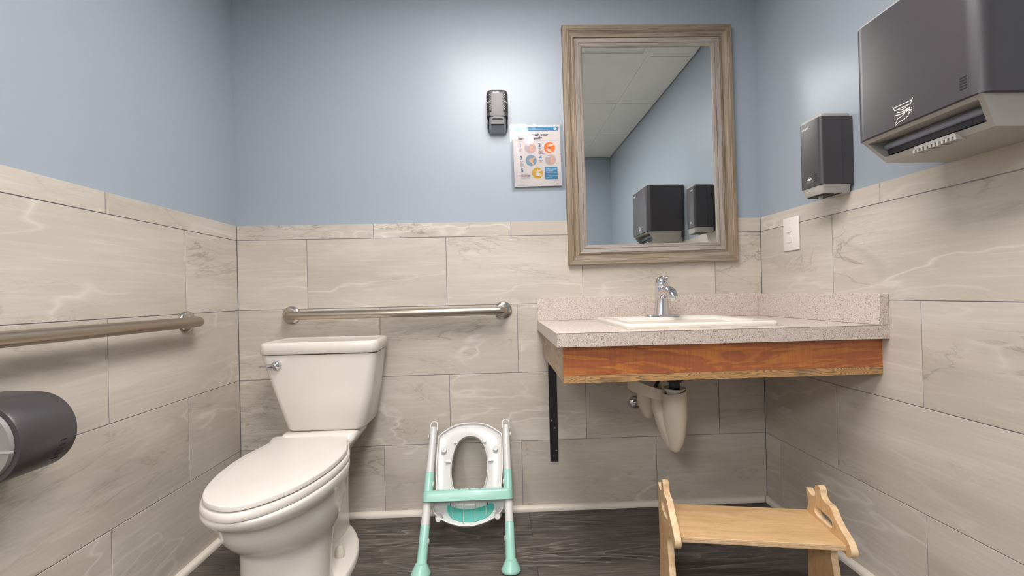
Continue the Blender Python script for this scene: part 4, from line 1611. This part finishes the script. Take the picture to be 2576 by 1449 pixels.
for s in (-1, 1):
    bm = BM()
    tube(bm, [legpt(s, 0.26), legpt(s, 0.5), legpt(s, 0.97)], [0.0158, 0.0158, 0.0145], 18)
    lg = finish('leg', bm, M_WHITEP, pt, smooth=60)
    bm = BM()
    tube(bm, [legpt(s, 0.055), legpt(s, 0.15), legpt(s, 0.28), legpt(s, 0.285)], [0.0185, 0.0175, 0.0172, 0.016], 18)
    o = finish('lower_sleeve', bm, M_MINT, lg, smooth=50)
    bm = BM()
    lathe(bm, [(0.0335, 0.0), (0.0345, 0.003), (0.0345, 0.007), (0.031, 0.012), (0.027, 0.022), (0.0215, 0.032), (0.0185, 0.036), (0.0, 0.037)], (legpt(s, 0.0).x, -0.403, 0.0005), (0, 0.20, 1), 24)
    finish('foot', bm, M_MINT, lg, smooth=45)
    bm = BM()
    tube(bm, [legpt(s, 0.43), legpt(s, 0.5), legpt(s, 0.625), legpt(s, 0.63)], [0.018, 0.0178, 0.0175, 0.016], 18)
    finish('upper_sleeve', bm, M_MINT, lg, smooth=50)
    # hook eye at the top
    bm = BM()
    pts = [(-0.0145, -0.02)] + [(0.0145 * math.sin(a), 0.004 + 0.016 * math.cos(a)) for a in [math.radians(d) for d in range(-90, 91, 15)]] + [(0.0145, -0.02)]
    eye = legpt(s, 0.985)
    tube(bm, [eye + xv * p[0] + dv * p[1] for p in pts], 0.003, 8)
    finish('top_loop', bm, M_WHITEP, lg, smooth=60)
    for t, o_ in ((0.9, 0.0), (0.19, 0.0), (0.55, 0.0)):
        bm = BM()
        lathe(bm, [(0.010, 0.0), (0.010, 0.003), (0.006, 0.005), (0, 0.0055)], legpt(s, t) + xv * (-s if t < 0.6 else s) * 0.0155, xv * (-s if t < 0.6 else s), 16)
        finish('button', bm, M_WHITEP, lg, smooth=50)

# step: mint tread with a deep rounded front lip
th = math.radians(-22)
back = Vector((0, math.cos(th), math.sin(th)))
upn = Vector((0, -back.z, back.y))
c0 = legpt(1, 0.5)
S0 = Vector((1.007, c0.y, c0.z)) + nv * 0.012


def stepring(depth_f, depth_b, hw, z, r=0.03):
    pts = rrect(-hw, hw, -depth_f, depth_b, r, 6)
    return [S0 + xv * (a + 0.0) - back * (-b) + upn * z for a, b in pts]


bm = BM()
HWS = 0.1725
rings = [stepring(0.030, 0.075, HWS, -0.036, 0.022), stepring(0.030, 0.075, HWS, -0.010, 0.022), stepring(0.0285, 0.074, HWS - 0.0015, -0.004, 0.022), stepring(0.024, 0.070, HWS - 0.006, 0.0, 0.02), stepring(0.0, 0.05, HWS - 0.03, 0.0005, 0.02)]
loft(bm, rings, cap0=False)
loft(bm, [stepring(0.030, 0.075, HWS, -0.036, 0.022), stepring(0.0275, 0.0725, HWS - 0.0025, -0.036, 0.02), stepring(0.0275, 0.0725, HWS - 0.0025, -0.006, 0.02)], cap0=False)
stp = finish('step', bm, M_MINT, pt, smooth=45)
for k in range(6):
    bm = BM()
    a0 = -0.11 + 0.04 * k
    for v in (0.022, 0.036, 0.05):
        A_ = S0 + xv * a0 + back * (v - 0.03) + upn * 0.0008
        B_ = S0 + xv * (a0 + 0.03) + back * (v - 0.03) + upn * 0.0008
        tube(bm, [A_, B_], 0.0007, 6)
    finish('grip_ridge', bm, M_MINT, stp)

# seat ring, seen from below
SO = [(0.0, -0.0152), (0.040, -0.0130), (0.080, -0.001), (0.115, 0.0215), (0.137, 0.040), (0.1385, 0.075), (0.139, 0.125), (0.138, 0.175), (0.133, 0.222), (0.129, 0.252), (0.136, 0.280), (0.1415, 0.303), (0.137, 0.330), (0.118, 0.352), (0.081, 0.3727), (0.037, 0.3857), (0.0, 0.389)]
SO = SO + [(-a, b) for a, b in SO[-2:0:-1]]
SO = resample(smooth_loop(SO, 4), 72)
SHo = [(0.0, 0.0456), (0.035, 0.056), (0.0573, 0.0865), (0.070, 0.132), (0.0727, 0.187), (0.0662, 0.230), (0.054, 0.262), (0.033, 0.285), (0.0, 0.294)]
SHo = SHo + [(-a, b) for a, b in SHo[-2:0:-1]]
SHo = resample(smooth_loop(SHo, 4), 72)
# split the ring: the white ring and, below the hole, the see-through splash basket
bm = BM()


def off(loop, d, c=(0.0, 0.18)):
    out = []
    n = len(loop)
    for i, p in enumerate(loop):
        a, b = Vector((*loop[i - 1], 0)), Vector((*loop[(i + 1) % n], 0))
        t = (b - a).normalized()
        nn = Vector((t.y, -t.x, 0))
        if nn.dot(Vector((p[0] - c[0], p[1] - c[1], 0))) < 0:
            nn = -nn
        out.append((p[0] + nn.x * d, p[1] + nn.y * d))
    return out


mk = lambda loop, o: [seatpt(a, b, o) for a, b in loop]
loft(bm, [mk(SO, -0.012), mk(SO, 0.007), mk(off(SO, -0.003), 0.008), mk(off(SO, -0.005), 0.007), mk(off(SO, -0.007), -0.004), mk(off(SO, -0.02), -0.008), mk(off(SHo, 0.018), -0.006), mk(off(SHo, 0.006), -0.002), mk(off(SHo, 0.0035), 0.008), mk(off(SHo, 0.0015), 0.009), mk(SHo, 0.008), mk(SHo, -0.012), mk(SO, -0.012)], False, False)
sr = finish('seat_ring', bm, M_WHITEP, pt, smooth=50)
for sa in (-1, 1):
    bm = BM()
    lathe(bm, [(0.0115, 0.0), (0.0112, 0.020), (0.0095, 0.022), (0.003, 0.022), (0.002, 0.021), (0, 0.021)], seatpt(sa * 0.108, 0.097, -0.008), nv - dv * 0.25, 18)
    finish('rubber_peg', bm, M_WHITEP, sr, smooth=40)
    bm = BM()
    lathe(bm, [(0.016, 0.0), (0.013, 0.012), (0.0105, 0.022), (0.0100, 0.026), (0, 0.0262)], seatpt(sa * 0.112, 0.3535, -0.010), nv - dv * 0.35, 18)
    finish('rubber_peg', bm, M_WHITEP, sr, smooth=40)
    for (a, b), w in (((0.057, 0.069), 0.013), ((0.0835, 0.147), 0.021)):
        bm = BM()
        c = seatpt(sa * (a + 0.004), b)
        r = bmesh.ops.create_cube(bm, size=1.0)
        for v in r['verts']:
            l = v.co.copy()
            v.co = c + xv * (l.x * w) - dv * (l.y * 0.011) + nv * (l.z * 0.018 - 0.001)
        finish('rib', bm, M_WHITEP, sr)
    bm = BM()
    tube(bm, [seatpt(sa * 0.020, 0.0, -0.006), seatpt(sa * 0.020, 0.045, -0.005)], 0.0018, 6)
    finish('rib', bm, M_WHITEP, sr)
bm = BM()
TE = [(-0.082, 0.312), (-0.045, 0.324), (0.0, 0.329), (0.045, 0.324), (0.094, 0.310), (0.095, 0.333), (0.077, 0.355), (0.0375, 0.370), (-0.003, 0.373), (-0.05, 0.364), (-0.074, 0.345)]
TE = resample(smooth_loop(TE, 4), 48)
loft(bm, [mk(TE, -0.007), mk(TE, -0.003)])
tp_ = finish('splash_panel', bm, M_TEAL, sr, smooth=40)
tp_['label'] = 'teal strip under the seat'
bm = BM()
TB = off(TE, 0.013, (0, .34))
loft(bm, [mk(TB, -0.0082), mk(TB, -0.0048), mk(off(TE, 0.001, (0, .34)), -0.0048), mk(off(TE, 0.001, (0, .34)), -0.0082)], False, False)
finish('splash_rim', bm, M_CLEARP, sr, smooth=40)
for a in (-0.060, -0.018, 0.026, 0.068):
    bm = BM()
    b1 = 0.381 - 4.5 * a * a
    tube(bm, [seatpt(a, 0.305, -0.003), seatpt(a, b1 - 0.02, -0.002), seatpt(a * 0.98, b1 - 0.004, 0.002)], 0.0017, 8)
    finish('rib', bm, M_CLEARP, sr)

# ================================================================== STEP STOOL
ANG = math.radians(-9.5)
st = thing('step_stool', 'light birch plywood step stool with handled side panels below the sink', 'stool', (1.8894, -0.6025, 0.0), ANG)
BZ = 0.25
XR, XL, TH = 0.219, -0.224, 0.0185
bm = BM()
box(bm, XL - 0.001, XR + 0.001, -0.097, 0.097, BZ - 0.0165, BZ, 0.0015, 1)
o = finish('seat_board', bm, [M_BIRCH, M_PLY], st, local=True)
for p in o.data.polygons:
    if abs(p.normal.z) < 0.7:
        p.material_index = 1
bm = BM()
box(bm, XL + 0.002, XR - 0.002, -0.0975, -0.0962, BZ - 0.0130, BZ - 0.0120)
box(bm, XL + 0.002, XR - 0.002, -0.0975, -0.0962, BZ - 0.0068, BZ - 0.0058)
finish('ply_line', bm, mat('ply_glue_line', rgb(200, 164, 124), 0.7), o, local=True)
OUT = [(0.088, 0.18), (0.091, 0.225), (0.093, 0.245), (0.088, 0.262), (0.0825, 0.275), (0.084, 0.291), (0.089, 0.306), (0.0925, 0.319), (0.091, 0.3235), (0.085, 0.322), (0.070, 0.3135), (0.056, 0.313), (0.046, 0.319), (0.043, 0.329), (0.0445, 0.340), (0.0435, 0.350), (0.036, 0.3575), (0.026, 0.3585), (0.0175, 0.353),
       (0.0155, 0.341), (0.009, 0.330), (-0.002, 0.324), (-0.014, 0.324), (-0.026, 0.3235), (-0.037, 0.317), (-0.051, 0.300), (-0.074, 0.283), (-0.098, 0.270), (-0.112, 0.257), (-0.118, 0.245), (-0.117, 0.233), (-0.109, 0.223), (-0.098, 0.221), (-0.080, 0.228), (-0.055, 0.226), (-0.036, 0.213),
       (-0.028, 0.194), (-0.030, 0.170), (-0.036, 0.149), (-0.041, 0.125), (-0.051, 0.090), (-0.065, 0.050), (-0.080, 0.020), (-0.092, 0.0), (-0.045, 0.0), (-0.030, 0.012), (0.030, 0.012), (0.045, 0.0), (0.094, 0.0), (0.092, 0.04), (0.090, 0.10)]
HOLE = [(0.049, 0.277), (0.043, 0.288), (0.030, 0.2905), (0.006, 0.288), (-0.018, 0.288), (-0.033, 0.285), (-0.0385, 0.276), (-0.036, 0.265), (-0.020, 0.260), (0.008, 0.260), (0.034, 0.261), (0.046, 0.266)]
OUTS, HOLES = smooth_loop(OUT, 3), smooth_loop(HOLE, 3)
for xi, xo, nm in ((XR, XR + TH, 1), (XL, XL - TH, -1)):
    bm = BM()
    prism(bm, OUTS, lambda p, x=xi: Vector((x, p[0], p[1])), lambda p, x=xo: Vector((x, p[0], p[1])), HOLES)
    o = finish('side_panel', bm, [M_BIRCH, M_PLY], st, local=True)
    for p in o.data.polygons:
        if abs(p.normal.x) < 0.7:
            p.material_index = 1
    me = o.data
    bvm = o.modifiers.new('soft_edge', 'BEVEL')
    bvm.width = 0.002
    bvm.segments = 2
    bvm.limit_method = 'ANGLE'
    bvm.angle_limit = math.radians(60)
    if nm < 0:
        for a, z in ((0.083, 0.262), (0.045, 0.243), (0.0, 0.2405)):
            bm = BM()
            lathe(bm, [(0.0042, 0.0), (0.0040, 0.0006), (0.0, 0.0009)], (xo, a, z), (-1, 0, 0), 12)
            finish('dowel_plug', bm, M_PLY, o, local=True)
